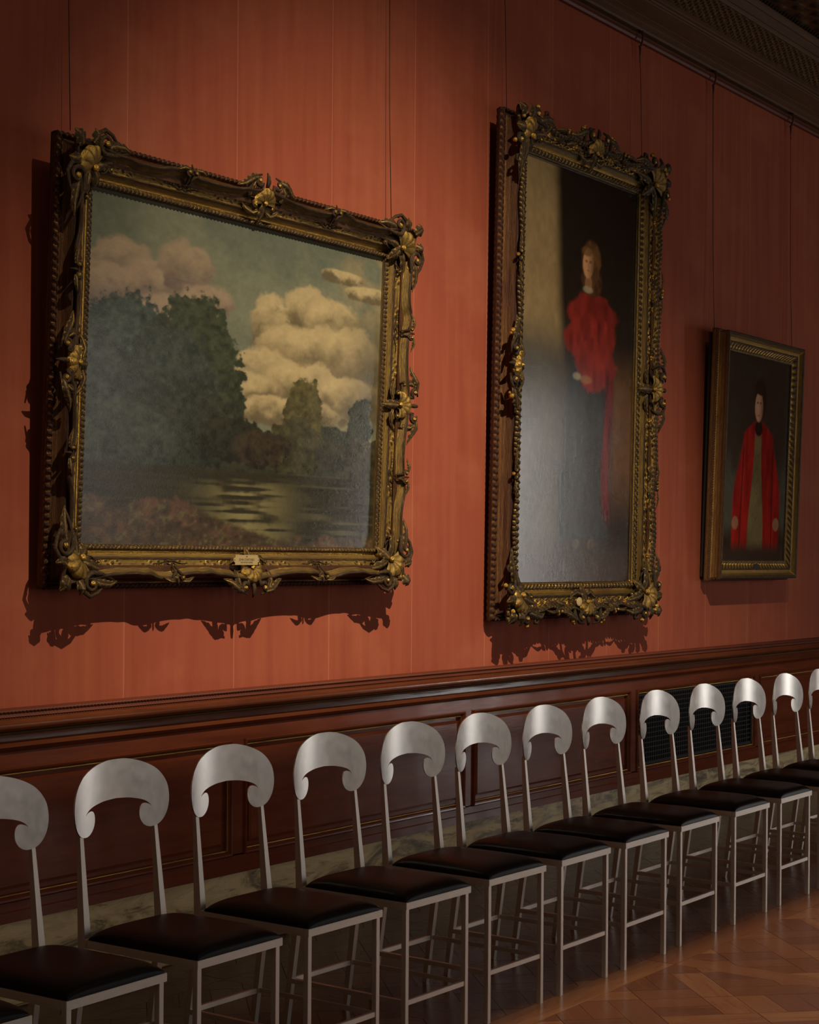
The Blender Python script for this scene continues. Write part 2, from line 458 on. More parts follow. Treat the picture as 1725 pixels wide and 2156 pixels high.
# marble base
prof = [(-0.002, 0.290), (-0.006, 0.2865), (-0.008, 0.283), (-0.008, 0.004), (-0.004, 0.0)]
struct(MB().grid(lathe_x(prof, WX0, WX1), True).build('baseboard_back', M['marble'], smooth=False))

# --- cornice -----------------------------------------------------------------
CX0, CX1 = 4.6, 15.1
prof = [(0.0, 4.225), (-0.016, 4.228), (-0.022, 4.240), (-0.016, 4.246), (-0.024, 4.251), (-0.024, 4.257), (-0.002, 4.262)]
struct(MB().grid(lathe_x(prof, CX0, CX1), True).build('trim_7', M['carved'], angle=50))
prof = [(-0.002, 4.262), (-0.004, 4.274), (-0.030, 4.279), (-0.034, 4.284), (-0.036, 4.290), (-0.055, 4.304), (-0.058, 4.307), (-0.059, 4.311), (-0.076, 4.324), (-0.080, 4.326), (-0.081, 4.332),
        (-0.086, 4.334), (-0.128, 4.374), (-0.134, 4.377), (-0.136, 4.384), (-0.143, 4.388), (-0.146, 4.395), (-0.156, 4.400), (-0.158, 4.408), (-0.166, 4.414), (-0.172, 4.418)]
struct(MB().grid(lathe_x(prof, CX0, CX1), True).build('trim_8', M['cornice'], angle=25))
def fol(x, t):
    a = math.sin(2*math.pi*(x/0.050)+5*t)*math.sin(2*math.pi*(t*3-x/0.050*0.5))
    b = math.sin(2*math.pi*(x/0.023)+9*t+math.sin(x*60))*math.sin(2*math.pi*t*6)
    return 0.010*max(0, a)**0.7+0.0035*b
P = []
nx = int((CX1-6.6)/0.006)
for i in range(nx):
    x = 6.6+i*0.006; r = []
    for j in range(26):
        t = j/25; y = -(0.170+0.096*t); z = 4.418+0.098*t+0.008*math.sin(math.pi*t)
        d = fol(x, t)*min(1, t*8)*min(1, (1-t)*8); r.append((x, y-d*0.85, z-d*0.5))
    P.append(r)
struct(MB().grid(P, True).build('trim_9', M['cornice_gilt']))
prof = [(-0.266, 4.516), (-0.272, 4.514), (-0.276, 4.520), (-0.286, 4.530), (-0.292, 4.531), (-0.295, 4.542), (-0.318, 4.566), (-0.324, 4.567), (-0.330, 4.580), (-0.334, 4.592), (-0.345, 4.602)]
struct(MB().grid(lathe_x(prof, CX0, CX1), True).build('trim_10', M['cornice'], angle=25))
b = MB(); x = 7.6
while x < 12.2:
    b.tube([(x-0.011, -0.348, 4.598), (x-0.004, -0.354, 4.600), (x+0.005, -0.356, 4.610), (x+0.010, -0.352, 4.622)], [0.004, 0.0095, 0.010, 0.004], 8); x += 0.038
struct(b.build('trim_11', M['cornice_gilt']))
P = []
for i in range(420):
    x = 7.2+i*0.012; r = []
    for j in range(50):
        t = j/49; y = -(0.335+0.5*t); z = 4.612+0.05*t+0.10*t*t
        d = 0.014*max(0, math.sin(x*30+7*t)*math.sin(t*24-x*9)); r.append((x, y-d*.3, z-d))
    P.append(r)
struct(MB().grid(P, True).build('trim_12', M['cornice_gilt']))
prof = [(-0.32, 4.62), (-0.835, 4.77), (-1.5, 5.6), (-1.9, 7.2)]
struct(MB().grid(lathe_x(prof, XA, XB), True).build('trim_13', M['cornice'], smooth=False))

# --- floor: parquet panels with diagonal basket weave --------------------------
random.seed(11)
def clip(poly, a, b, c):
    out = []
    for i in range(len(poly)):
        p, q = poly[i], poly[(i+1) % len(poly)]
        dp, dq = a*p[0]+b*p[1]-c, a*q[0]+b*q[1]-c
        if dp <= 0: out.append(p)
        if (dp < 0 < dq) or (dq < 0 < dp):
            t = dp/(dp-dq); out.append((p[0]+(q[0]-p[0])*t, p[1]+(q[1]-p[1])*t))
    return out
FV, FF, FC, FUV = [], [], [], []
def plank(poly, ang, tone=None, gap=0.0009):
    if len(poly) < 3: return
    area = 0.5*sum(poly[i][0]*poly[(i+1) % len(poly)][1]-poly[(i+1) % len(poly)][0]*poly[i][1] for i in range(len(poly)))
    if abs(area) < 2e-4: return
    if area < 0: poly = poly[::-1]
    cx = sum(p[0] for p in poly)/len(poly); cy = sum(p[1] for p in poly)/len(poly)
    o = len(FV); tone = random.random() if tone is None else tone
    ca, sa = math.cos(ang), math.sin(ang); ou, ov = random.uniform(0, 50), random.uniform(0, 50)
    for p in poly:
        dx, dy = cx-p[0], cy-p[1]; l = math.hypot(dx, dy)+1e-9
        q = (p[0]+dx/l*gap*1.4, p[1]+dy/l*gap*1.4)
        FV.append((q[0], q[1], 0.0)); FC.append(tone); FUV.append((q[0]*ca+q[1]*sa+ou, -q[0]*sa+q[1]*ca+ov))
    FF.append(tuple(range(o, o+len(poly))))
def rect(x0, y0, x1, y1): return [(x0, y0), (x1, y0), (x1, y1), (x0, y1)]
S = 1.16; BW = 0.12; OX, OY = 5.62, -1.46
def rot45(p): return ((p[0]-p[1])*math.sqrt(.5), (p[0]+p[1])*math.sqrt(.5))
for ix in range(-5, 11):
    for iy in range(-4, 2):
        x0, y0 = OX+ix*S, OY+iy*S
        if x0 > 15 or y0 > -0.0 or y0+S < -8 or (x0+S < 1.0): continue
        cx, cy = x0+S/2, y0+S/2; Y1 = min(y0+S, -0.0)
        def lim(poly):
            return clip(poly, 0, 1, -0.001)
        plank(lim(rect(x0, y0, x0+S, y0+BW)), 0); plank(lim(rect(x0, y0+BW, x0+BW, y0+S)), math.pi/2)
        # interior
        lo, hi = (x0+BW, y0+BW), (x0+S, y0+S)
        w_, gp = 0.115, 0.215
        pit = w_+gp
        def cutp(poly):
            poly = [(cx+BW/2+q[0], cy+BW/2+q[1]) for q in map(rot45, poly)]
            for (a, b, c) in ((-1, 0, -lo[0]), (1, 0, hi[0]), (0, -1, -lo[1]), (0, 1, min(hi[1], -0.001))):
                poly = clip(poly, a, b, c)
                if not poly: break
            return poly
        for i in range(-3, 4):
            for j in range(-3, 4):
                a, b_ = i*pit, j*pit; h = w_/2
                over = (i+j) % 2 == 0
                # crossing belongs to one strip; strips run between crossings
                plank(cutp(rect(a-h, b_+h, a+h, b_+pit-h) if not over else rect(a-h, b_-h, a+h, b_+pit-h)), 3*math.pi/4, None)
                plank(cutp(rect(a+h, b_-h, a+pit-h, b_+h) if over else rect(a-h, b_-h, a+pit-h, b_+h)), math.pi/4, None)
                n = 2
                for k in range(n):
                    s0 = a+h+gp*k/n; s1 = a+h+gp*(k+1)/n
                    if over: plank(cutp(rect(s0, b_+h, s1, b_+pit-h)), 3*math.pi/4)
                    else: plank(cutp(rect(a+h, b_+h+gp*k/n, a+pit-h, b_+h+gp*(k+1)/n)), math.pi/4)
me = bpy.data.meshes.new('floor'); base = len(FV)
FV += [(XA, YF, -0.002), (XB, YF, -0.002), (XB, 0.3, -0.002), (XA, 0.3, -0.002)]; FC += [0.0]*4; FUV += [(0, 0)]*4; FF.append((base, base+1, base+2, base+3))
me.from_pydata(FV, [], FF); me.update(); me.materials.append(M['floor']); me.materials.append(M['black'])
me.polygons[len(FF)-1].material_index = 1
ca_ = me.attributes.new('plank', 'FLOAT', 'POINT'); ca_.data.foreach_set('value', FC)
ul = me.uv_layers.new(name='grain'); vi = np.empty(len(me.loops), int); me.loops.foreach_get('vertex_index', vi)
ul.data.foreach_set('uv', np.array(FUV)[vi].astype(np.float32).ravel())
fo = bpy.data.objects.new('floor', me); COL.objects.link(fo); struct(fo)


# ---------------------------------------------------------------- carving helpers
def spiral(c, r0, a0, turns, w0, w1, hz0, hz1, n=26, ccw=1, tail=None):
    """points and radii of a volute winding inward; tail = extra outer points"""
    pts, rad = [], []
    if tail:
        for i, (x, y, z) in enumerate(tail): pts.append((x, y, z)); rad.append(w0*(0.35+0.65*i/len(tail)))
    for i in range(n+1):
        t = i/n; a = a0+ccw*turns*2*math.pi*t; r = r0*(1-0.86*t)
        pts.append((c[0]+r*math.cos(a), c[1]+r*math.sin(a), hz0+(hz1-hz0)*t)); rad.append(w0+(w1-w0)*t)
    return pts, rad


def volute(b, c, r0, a0, turns, w0, z, ccw=1, tail=None, rise=0.006, flat=1.1):
    w0 *= 1.3
    p, r = spiral(c, r0, a0, turns, w0, w0*0.55, z, z+rise, ccw=ccw, tail=tail)
    b.tube(p, r, 8, flat)
    b.ball((c[0], c[1], z+rise), w0*1.15, 1.0, 8)


def shell(b, c, R, ang, spread, z, dome=0.02, ribs=7, nr=14, na=49, sq=1.0, cup=0.0):
    """fan shell opening towards ang"""
    P = []
    for i in range(nr):
        t = i/(nr-1); row = []
        for j in range(na):
            s = j/(na-1); a = ang+(s-0.5)*spread; rib = abs(math.cos(math.pi*ribs*s)); lob = 1-0.05*(1-rib)
            r = R*(0.08+0.92*t)*(lob if t > 0.5 else 1)
            zz = z+dome*math.sin(math.pi*min(1, t*0.62+0.12))*(0.35+0.65*math.sin(math.pi*s))+0.0042*rib*t*(1-0.4*t)*R/0.05-cup*t*t
            if i == nr-1: zz -= 0.012
            row.append((c[0]+r*math.cos(a)*sq, c[1]+r*math.sin(a), zz))
        P.append(row)
    b.grid(P, False)
    b.ball((c[0], c[1], z+dome*0.5), R*0.17, 1.0, 10)


def leaf(b, pts, wmax, curl=0.012, lobes=5, sharp=0.8, nrm=(0, 0, 1)):
    """acanthus leaf along a polyline, lobed edges and a grooved midrib"""
    P = [Vector(p) for p in pts]; n = 28; wmax *= 1.3
    def at(t):
        f = t*(len(P)-1); i = min(int(f), len(P)-2); return P[i].lerp(P[i+1], f-i)
    rows = []
    for i in range(n+1):
        t = i/n; p = at(t); d = (at(min(1, t+0.03))-at(max(0, t-0.03))).normalized(); sd = d.cross(Vector(nrm)).normalized()
        lob = 0.72+0.28*abs(math.cos(math.pi*lobes*t)); wd = wmax*(math.sin(math.pi*min(1, 0.12+t*0.88))**sharp)*lob*(1-0.25*t)
        row = []
        for k in range(-4, 5):
            s = k/4
            z = curl*(1-s*s)*math.sin(math.pi*(0.15+0.8*t))+0.0035*abs(math.cos(2.2*math.pi*s))-0.004*(abs(s) < 0.1)
            row.append(tuple(p+sd*s*wd+Vector(nrm)*z))
        rows.append(row)
    b.grid(rows, False)


def flower(b, c, r, z, petals=5):
    for k in range(petals):
        a = 2*math.pi*k/petals
        b.ball((c[0]+r*0.62*math.cos(a), c[1]+r*0.62*math.sin(a), z), r*0.46, 0.7, 8)
    b.ball((c[0], c[1], z+r*0.25), r*0.36, 1, 8)


def mirror_x(src):
    o = MB(); o.v = [(-p[0], p[1], p[2]) for p in src.v]; o.f = [f[::-1] for f in src.f]; return o


def rails(W, H, prof, fn, ds):
    """four mitred moulding runs round an opening of W x H; prof = [(d, w)]"""
    b = MB()
    for side in range(4):
        L = W if side % 2 == 0 else H
        n = max(8, int((L+0.2)/ds)); P = []
        for i in range(n+1):
            s = i/n; row = []
            for j, (d, wz) in enumerate(prof):
                dd, ww = fn(side, s, L, j, d, wz) if fn else (d, wz)
                a = -dd+(L+2*dd)*s
                if side == 0: p = (a, -dd, ww)
                elif side == 1: p = (W+dd, a, ww)
                elif side == 2: p = (W-a, H+dd, ww)
                else: p = (-dd, H-a, ww)
                row.append(p)
            P.append(row)
        b.grid(P, False)
    return b


def interp(prof, step):
    out = []
    for (a, b), (c, d) in zip(prof, prof[1:]):
        L = math.hypot(c-a, d-b); k = max(1, int(round(L/step)))
        out += [(a+(c-a)*i/k, b+(d-b)*i/k) for i in range(k)]
    return out+[prof[-1]]


# ---------------------------------------------------------------- painting helpers
RNG = np.random.default_rng(5)
def vnoise(h, w, cells, seed, asp=1.0):
    r = np.random.default_rng(seed); gh, gw = max(2, int(cells)), max(2, int(cells*asp)); g = r.random((gh+3, gw+3))
    y = np.linspace(0, gh, h); x = np.linspace(0, gw, w); yi = np.minimum(y.astype(int), gh-1); xi = np.minimum(x.astype(int), gw-1)
    fy = (y-yi); fx = (x-xi); fy = (fy*fy*(3-2*fy))[:, None]; fx = (fx*fx*(3-2*fx))[None]
    return (g[yi][:, xi]*(1-fy)*(1-fx)+g[yi+1][:, xi]*fy*(1-fx)+g[yi][:, xi+1]*(1-fy)*fx+g[yi+1][:, xi+1]*fy*fx)
def fbm(h, w, cells, seed, oct=5, asp=1.0, gain=0.55):
    o = 0; a = 1; t = 0
    for k in range(oct): o = o+a*vnoise(h, w, cells*2**k, seed+k*7, asp); t += a; a *= gain
    return o/t
def sm(x, a, b): t = np.clip((x-a)/(b-a), 0, 1); return t*t*(3-2*t)
def over(img, m_, c):
    c = np.array(c, float) if not isinstance(c, np.ndarray) else c
    return img*(1-m_[..., None])+(c if c.ndim == 3 else c[None, None])*m_[..., None]
def L3(*c): return np.array(lin(c))
def blob(U, V, cx, cy, rx, ry, n, edge=0.12, amp=0.5):
    d = np.sqrt(((U-cx)/rx)**2+((V-cy)/ry)**2)+(n-0.5)*amp
    return 1-sm(d, 1-edge, 1+edge)


def paint_landscape(h, w):
    V, U = np.meshgrid(np.linspace(0, 1, h), np.linspace(0, 1, w), indexing='ij')
    n1 = fbm(h, w, 4, 1); n2 = fbm(h, w, 9, 21); n3 = fbm(h, w, 24, 31, 4); nf = fbm(h, w, 60, 41, 3)
    img = np.zeros((h, w, 3))+L3(100, 101, 82)
    img = over(img, sm(V, 0.5, 1.0)*0.7, L3(86, 91, 78)); img = over(img, sm(n1, 0.45, 0.7)*0.5, L3(118, 116, 92))
    img = over(img, sm(U, 0.6, 1.0)*sm(n2, 0.4, 0.65)*0.6, L3(140, 122, 86))
    # clouds: piles of lobes, light above and brown-grey below
    lobes = [(0.10, .80, .10, .07), (0.05, .72, .12, .08), (0.20, .74, .13, .09), (0.30, .82, .09, .09), (0.36, .73, .10, .07), (0.27, .66, .15, .08),
             (0.60, .70, .09, .10), (0.70, .77, .09, .08), (0.80, .74, .12, .08), (0.66, .62, .12, .10), (0.78, .63, .16, .10), (0.90, .62, .12, .12),
             (0.58, .54, .13, .08), (0.72, .52, .16, .08), (0.88, .50, .14, .08), (0.50, .47, .14, .07), (0.68, .43, .2, .05), (0.95, .86, .10, .03), (0.85, .90, .08, .025)]
    for i, (cx, cy, rx, ry) in enumerate(lobes):
        k = blob(U, V, cx, cy, rx, ry, n2*0.45+n3*0.35+nf*0.2, 0.13, 1.15); lt = sm(V+(n3-0.5)*0.08+(n2-.5)*.05-(U-cx)*0.12, cy-ry*0.5, cy+ry*0.75)
        warm = L3(168, 148, 106) if cx > 0.45 else L3(142, 122, 98); dk = L3(92, 80, 58) if cx > 0.45 else L3(98, 84, 74)
        img = over(img, k*0.9, dk[None, None]*(1-lt[..., None])+warm[None, None]*lt[..., None])
    img = over(img, sm(U, .82, 1.0)*sm(V, .30, .5)*(1-sm(V, .68, .84))*0.65, L3(72, 66, 50))
    # far trees and hills
    hill = 0.335+0.05*n1+0.03*(n3-0.5)+0.045*np.sin(U*9+1)
    img = over(img, 1-sm(V, hill-0.006, hill+0.006), L3(46, 46, 32)[None, None]*(0.55+0.9*nf[..., None]))
    for cx, cy, rx, ry, c in [(0.12, .50, .17, .22, (56, 62, 54)), (0.02, .40, .14, .22, (58, 62, 54)), (0.33, .57, .14, .19, (52, 56, 40)), (0.38, .47, .12, .16, (50, 54, 38)), (0.25, .45, .16, .20, (50, 54, 44)),
                              (0.30, .35, .2, .14, (44, 46, 34)), (0.10, .30, .18, .12, (54, 56, 46)), (0.46, .33, .12, .07, (38, 38, 26)), (0.71, .40, .07, .15, (72, 66, 38)), (0.69, .32, .11, .10, (58, 54, 34)),
                              (0.56, .31, .10, .06, (48, 40, 28)), (0.93, .38, .05, .13, (46, 46, 32)), (0.96, .30, .08, .08, (52, 46, 30)), (0.83, .31, .08, .05, (46, 44, 28))]:
        k = blob(U, V, cx, cy, rx, ry, n3*0.6+nf*0.4, 0.05, 0.75)
        shade = 0.45+1.1*nf+0.35*sm(V, cy-ry, cy+ry)-0.2
        img = over(img, k, L3(*c)[None, None]*shade[..., None])
    # pond
    wl = 0.235+0.012*(n2-0.5)
    wm = (1-sm(V, wl-0.004, wl+0.006)); st = fbm(h, w, 5, 77, 5, 1.0); hs = vnoise(h, w, 110, 91, 0.08)
    wc = L3(44, 40, 26)[None, None]*(0.6+0.5*st[..., None]+0.35*hs[..., None])
    img = over(img, wm, wc)
    rf = np.exp(-((U-0.52)/0.13)**2)*sm(n2*0.6+hs*0.4, 0.36, 0.56)*(1-sm(V, 0.17, 0.23))
    img = over(img, wm*rf*0.85, L3(122, 112, 72)); img = over(img, wm*np.exp(-((U-.85)/.15)**2)*sm(hs, .6, .9)*.4, L3(98, 90, 66))
    # near bank
    bank = 0.10*(1-sm(U, 0.25, 0.62))+0.03+0.05*(n2-0.5)+0.04*(n3-0.5)
    bm_ = 1-sm(V, bank-0.01, bank+0.012)
    img = over(img, bm_, L3(62, 50, 36)[None, None]*(0.5+1.0*nf[..., None])); img = over(img, bm_*sm(n3, 0.5, 0.75)*0.5, L3(98, 68, 48))
    img = over(img, bm_*sm(nf, 0.6, 0.75)*0.4, L3(84, 84, 52))
    return img*(0.86+0.28*nf[..., None])


def paint_standing(h, w):
    V, U = np.meshgrid(np.linspace(0, 1, h), np.linspace(0, 1, w), indexing='ij')
    n1 = fbm(h, w, 4, 101, 5, .6); n2 = fbm(h, w, 12, 121, 4, .6); nf = fbm(h, w, 50, 141, 3, .6)
    img = np.zeros((h, w, 3))+L3(26, 22, 16)
    sky = 1-sm(U, 0.30+0.12*(0.9-V)+0.06*(n1-.5)-0.06, 0.34+0.12*(0.9-V)+0.06*(n1-.5))
    sc = L3(120, 100, 68)[None, None]*(0.7+0.6*n1[..., None])
    img = over(img, sky*sm(V, 0.45, 0.62), sc); img = over(img, (1-sm(U, .25, .5))*(1-sm(V, .5, .68)), L3(66, 62, 52)[None, None]*(0.6+0.8*n2[..., None]))
    rock = sm(U, 0.72, 0.85)*sm(V, .12, .3)*(1-sm(V, 0.45, 0.62)); img = over(img, rock*0.9, L3(96, 64, 32)[None, None]*(0.35+1.0*n1[..., None]))
    img = over(img, (1-sm(V, 0.03, 0.14)), L3(48, 38, 28)[None, None]*(0.6+0.8*n2[..., None]))
    # a plain standing robed figure, frontal, hands folded
    fold = vnoise(h, w, 3, 150, 12)
    wd = 0.135+0.085*(1-sm(V, .10, .62))-0.06*sm(V, .64, .70)
    body = (1-sm(np.abs(U-.57), wd-.02, wd+.02))*sm(V, .085, .12)*(1-sm(V, .705, .735))
    img = over(img, body, L3(34, 40, 38)[None, None]*(0.45+0.6*n2[..., None]+0.4*fold[..., None]))
    for cy, rx, ry, k_ in ((.655, .21, .055, .7), (.60, .23, .06, .6), (.54, .18, .06, .8)):
        cape = blob(U, V, .60+.05*(cy < .6), cy, rx, ry, n2, .10, k_); img = over(img, cape, L3(112, 34, 26)[None, None]*(0.35+0.7*vnoise(h, w, 22, int(cy*900), 1.5)[..., None]+0.4*n2[..., None]))
    fall = (1-sm(np.abs(U-.76-.015*np.sin(V*17)), .02, .05))*sm(V, .12, .2)*(1-sm(V, .5, .58)); img = over(img, fall, L3(88, 24, 20)[None, None]*(0.4+0.9*vnoise(h, w, 8, 170, 8)[..., None]))
    img = over(img, blob(U, V, .585, .80, .085, .046, n2, .16, .5), L3(84, 58, 32)[None, None]*(0.4+1.0*nf[..., None])); img = over(img, blob(U, V, .60, .745, .085, .035, n2, .2, .5), L3(72, 48, 28)[None, None]*(0.4+1.0*nf[..., None]))
    img = over(img, blob(U, V, .565, .738, .030, .020, n2, .15, .1), L3(120, 84, 56)); img = over(img, blob(U, V, .560, .722, .038, .008, n2, .35, .6)*.7, L3(136, 126, 100))
    face = blob(U, V, .560, .787, .048, .037, n2, .10, .10); lt = 1-sm(U, .545, .61)*0.65
    img = over(img, face, L3(170, 124, 84)[None, None]*(lt*(0.85+0.3*n2))[..., None])
    for cx in (.543, .578): img = over(img, blob(U, V, cx, .791, .011, .0032, n2, .5, 0)*.7, L3(70, 46, 32))
    img = over(img, blob(U, V, .562, .782, .006, .010, n2, .6, 0)*0.4, L3(116, 76, 52)); img = over(img, blob(U, V, .561, .769, .013, .0026, n2, .5, 0)*.6, L3(118, 60, 46))
    img = over(img, blob(U, V, .545, .815, .05, .012, n2, .3, .6)*.8, L3(92, 64, 34))
    img = over(img, blob(U, V, .56, .50, .045, .010, n2, .4, .5)*.8, L3(122, 84, 58)); img = over(img, blob(U, V, .48, .505, .035, .009, n2, .4, .5)*.7, L3(136, 126, 100))
    for cx in (.50, .63): img = over(img, blob(U, V, cx, .095, .035, .012, n2, .3, .3)*.8, L3(70, 54, 34))
    return img*(0.84+0.3*nf[..., None])


def paint_half_length(h, w):
    V, U = np.meshgrid(np.linspace(0, 1, h), np.linspace(0, 1, w), indexing='ij')
    n1 = fbm(h, w, 4, 201); n2 = fbm(h, w, 10, 221); nf = fbm(h, w, 40, 241, 3)
    img = np.zeros((h, w, 3))+L3(44, 40, 32)
    img = over(img, sm(n1, .5, .7)*sm(V, .65, .9)*(1-sm(U, .3, .6)), L3(84, 76, 56)); img = over(img, (1-sm(V, .35, .62))*sm(n1, .3, .6)*.8, L3(70, 72, 62))
    img = over(img, (1-sm(V, 0.08, 0.2)), L3(36, 28, 20))
    fold = vnoise(h, w, 6, 250, 5); V = V*0.88
    sh = 0.23+0.15*(1-sm(V, .25, .58))-0.14*sm(V, .54, .61)
    coat = (1-sm(np.abs(U-.52), sh-.015, sh+.015))*(1-sm(V, .585, .615)); img = over(img, coat, L3(138, 24, 18)[None, None]*(0.35+0.6*fold[..., None]+0.4*n2[..., None]))
    for s_ in (-1, 1):
        img = over(img, (1-sm(np.abs(U-.52-s_*(.235+.05*(0.5-V))), .004, .014))*(1-sm(V, .46, .52))*.8, L3(60, 12, 10))
        img = over(img, blob(U, V, .52+s_*.33, .16, .05, .028, n2, .15, .3)*.8, L3(132, 100, 74))
    vest = (1-sm(np.abs(U-.51), .05+.07*(1-sm(V, .1, .5)), .06+.07*(1-sm(V, .1, .5))))*(1-sm(V, .52, .57)); img = over(img, vest, L3(104, 92, 60)[None, None]*(0.5+0.7*n2[..., None]))
    for k in range(6): img = over(img, blob(U, V, .51, .18+.055*k, .007, .005, n2, .4, 0)*.6, L3(44, 36, 24))
    img = over(img, blob(U, V, .51, .575, .062, .035, n2, .12, .25), L3(22, 18, 16))
    img = over(img, blob(U, V, .525, .705, .098, .088, n2, .12, .35), L3(36, 27, 20))
    img = over(img, blob(U, V, .505, .668, .066, .066, n2, .10, .12), L3(176, 134, 104)[None, None]*(1-0.6*sm(U, .49, .58))[..., None])
    img = over(img, blob(U, V, .52, .745, .085, .030, n2, .15, .4), L3(36, 27, 20))
    for cx in (.482, .528): img = over(img, blob(U, V, cx, .685, .012, .005, n2, .4, 0)*.8, L3(54, 36, 28))
    img = over(img, blob(U, V, .503, .630, .017, .004, n2, .4, 0)*.7, L3(126, 60, 48))
    img = over(img, (1-sm(V, .03, .10)), L3(44, 38, 30))
    return img*(0.84+0.3*nf[..., None])


def canvas(W, H, nx, ny, fn, parent, gain, inset=0.004):
    img = np.clip(fn(ny, nx)*gain, 0, 1)
    xs = np.linspace(-inset, W+inset, nx); ys = np.linspace(-inset, H+inset, ny)
    X, Y = np.meshgrid(xs, ys); v = np.stack([X, Y, np.zeros_like(X)], -1).reshape(-1, 3)
    i = np.arange((ny-1)*nx).reshape(ny-1, nx)[:, :-1].ravel(); f = np.stack([i, i+1, i+1+nx, i+nx], 1)
    me = bpy.data.meshes.new('canvas'); me.from_pydata(v.tolist(), [], f.tolist()); me.update(); me.materials.append(M['canvas'])
    a = me.color_attributes.new('paint', 'FLOAT_COLOR', 'POINT')
    a.data.foreach_set('color', np.concatenate([img.reshape(-1, 3), np.ones((nx*ny, 1))], 1).astype(np.float32).ravel())
    o = bpy.data.objects.new('canvas', me); COL.objects.link(o); o.parent = parent
    return o


def frame_matrix(X0, Zb, yb, t):
    c, s = math.cos(t), math.sin(t)
    mm = Matrix(((1, 0, 0), (0, -s, -c), (0, c, -s))).to_4x4(); mm.translation = Vector((X0, -yb, Zb)); return mm


def place(mb_obj_mesh, name, parent, x, y, rot, sc=1.0):
    o = bpy.data.objects.new(name, mb_obj_mesh); COL.objects.link(o); o.parent = parent
    o.location = (x, y, 0); o.rotation_euler = (0, 0, rot); o.scale = (sc, sc, 1); return o


def bump_at(fr, c, wd): return math.exp(-((fr-c)/wd)**2)


# ================================================================ picture 1: landscape in a swept rococo frame
X0, Zb, yb, tl, W, H = 3.9702, 1.5202, .07, .0378, 1.6392, 1.1914
pic = empty('framed_painting', frame_matrix(X0, Zb, yb, tl))
tag(pic, 'wide landscape painting of dark trees, clouds and pond in carved gold frame on red wall', 'painting', 'old paintings on the red wall')
canvas(W, H, 420, 500, paint_landscape, pic, 1.25)
prof = interp([(0, -0.004), (0.001, 0.013), (0.006, 0.020), (0.014, 0.022), (0.020, 0.016), (0.023, 0.008), (0.028, 0.009), (0.036, 0.018), (0.044, 0.030), (0.047, 0.034), (0.050, 0.034), (0.052, 0.030), (0.062, 0.032), (0.078, 0.038), (0.088, 0.048), (0.096, 0.060), (0.104, 0.074), (0.110, 0.080), (0.115, 0.077), (0.118, 0.068), (0.113, 0.058), (0.095, 0.045), (0.080, 0.035)], 0.0035)
NP = len(prof)
def f1(side, s, L, j, d, wz):
    fr = abs(2*s-1); a = s*L
    if d < 0.021 and j < NP*0.5 and wz > 0.0: wz += (0.0036*math.sin(2*math.pi*a/0.019+260*d)+0.0022*math.sin(2*math.pi*a/0.0087-330*d+2*math.sin(a*31)))*math.sin(math.pi*min(1, d/0.021))
    if 0.053 < d < 0.088 and wz < 0.05 and j < NP*0.75:
        m_ = bump_at(fr, .5, .10)+bump_at(fr, .2, .07)+bump_at(fr, .80, .05); k = math.sin(2*math.pi*a/0.034)*math.sin((d-.053)/.035*2*math.pi+math.sin(a*55)*1.6)
        wz += 0.0065*m_*max(0, k)
    if d > 0.05:
        sw = 0.024*bump_at(fr, 0, .16)+0.018*bump_at(fr, .5, .09)+0.030*bump_at(fr, 1, .16)-0.014
        nick = 0.0025*math.sin(a*70)*max(0, math.sin(a*23))
        d = d+(sw+nick)*sm_(d, .05, .105)
    return d, wz
def sm_(x, a, b):
    t = max(0, min(1, (x-a)/(b-a))); return t*t*(3-2*t)
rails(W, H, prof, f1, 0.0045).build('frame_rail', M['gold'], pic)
prof = interp([(0.070, 0.046), (0.100, 0.052), (0.108, 0.050), (0.112, 0.040), (0.116, 0.026), (0.122, 0.012), (0.130, 0.002), (0.134, 0.000), (0.136, 0.008), (0.141, 0.013), (0.147, 0.012), (0.152, 0.004), (0.153, -0.010), (0.150, -0.030), (0.140, -0.034)], 0.0035)
def f1b(side, s, L, j, d, wz):
    a = s*L
    if 0.1335 < d < 0.1525 and wz > 0.001: k = math.sin(2*math.pi*a/0.020+170*d); wz += 0.0042*k; d += 0.0015*k
    return d, wz
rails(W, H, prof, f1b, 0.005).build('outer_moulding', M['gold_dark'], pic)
sb = MB(); e = 0.125
sb.box(-e, -e, -0.055, W+e, -0.03, -0.03).box(-e, H+0.03, -0.055, W+e, H+e, -0.03).box(-e, -0.03, -0.055, -0.03, H+0.03, -0.03).box(W+0.03, -0.03, -0.055, W+e, H+0.03, -0.03)
sb.build('backing', M['black'], pic, smooth=False)

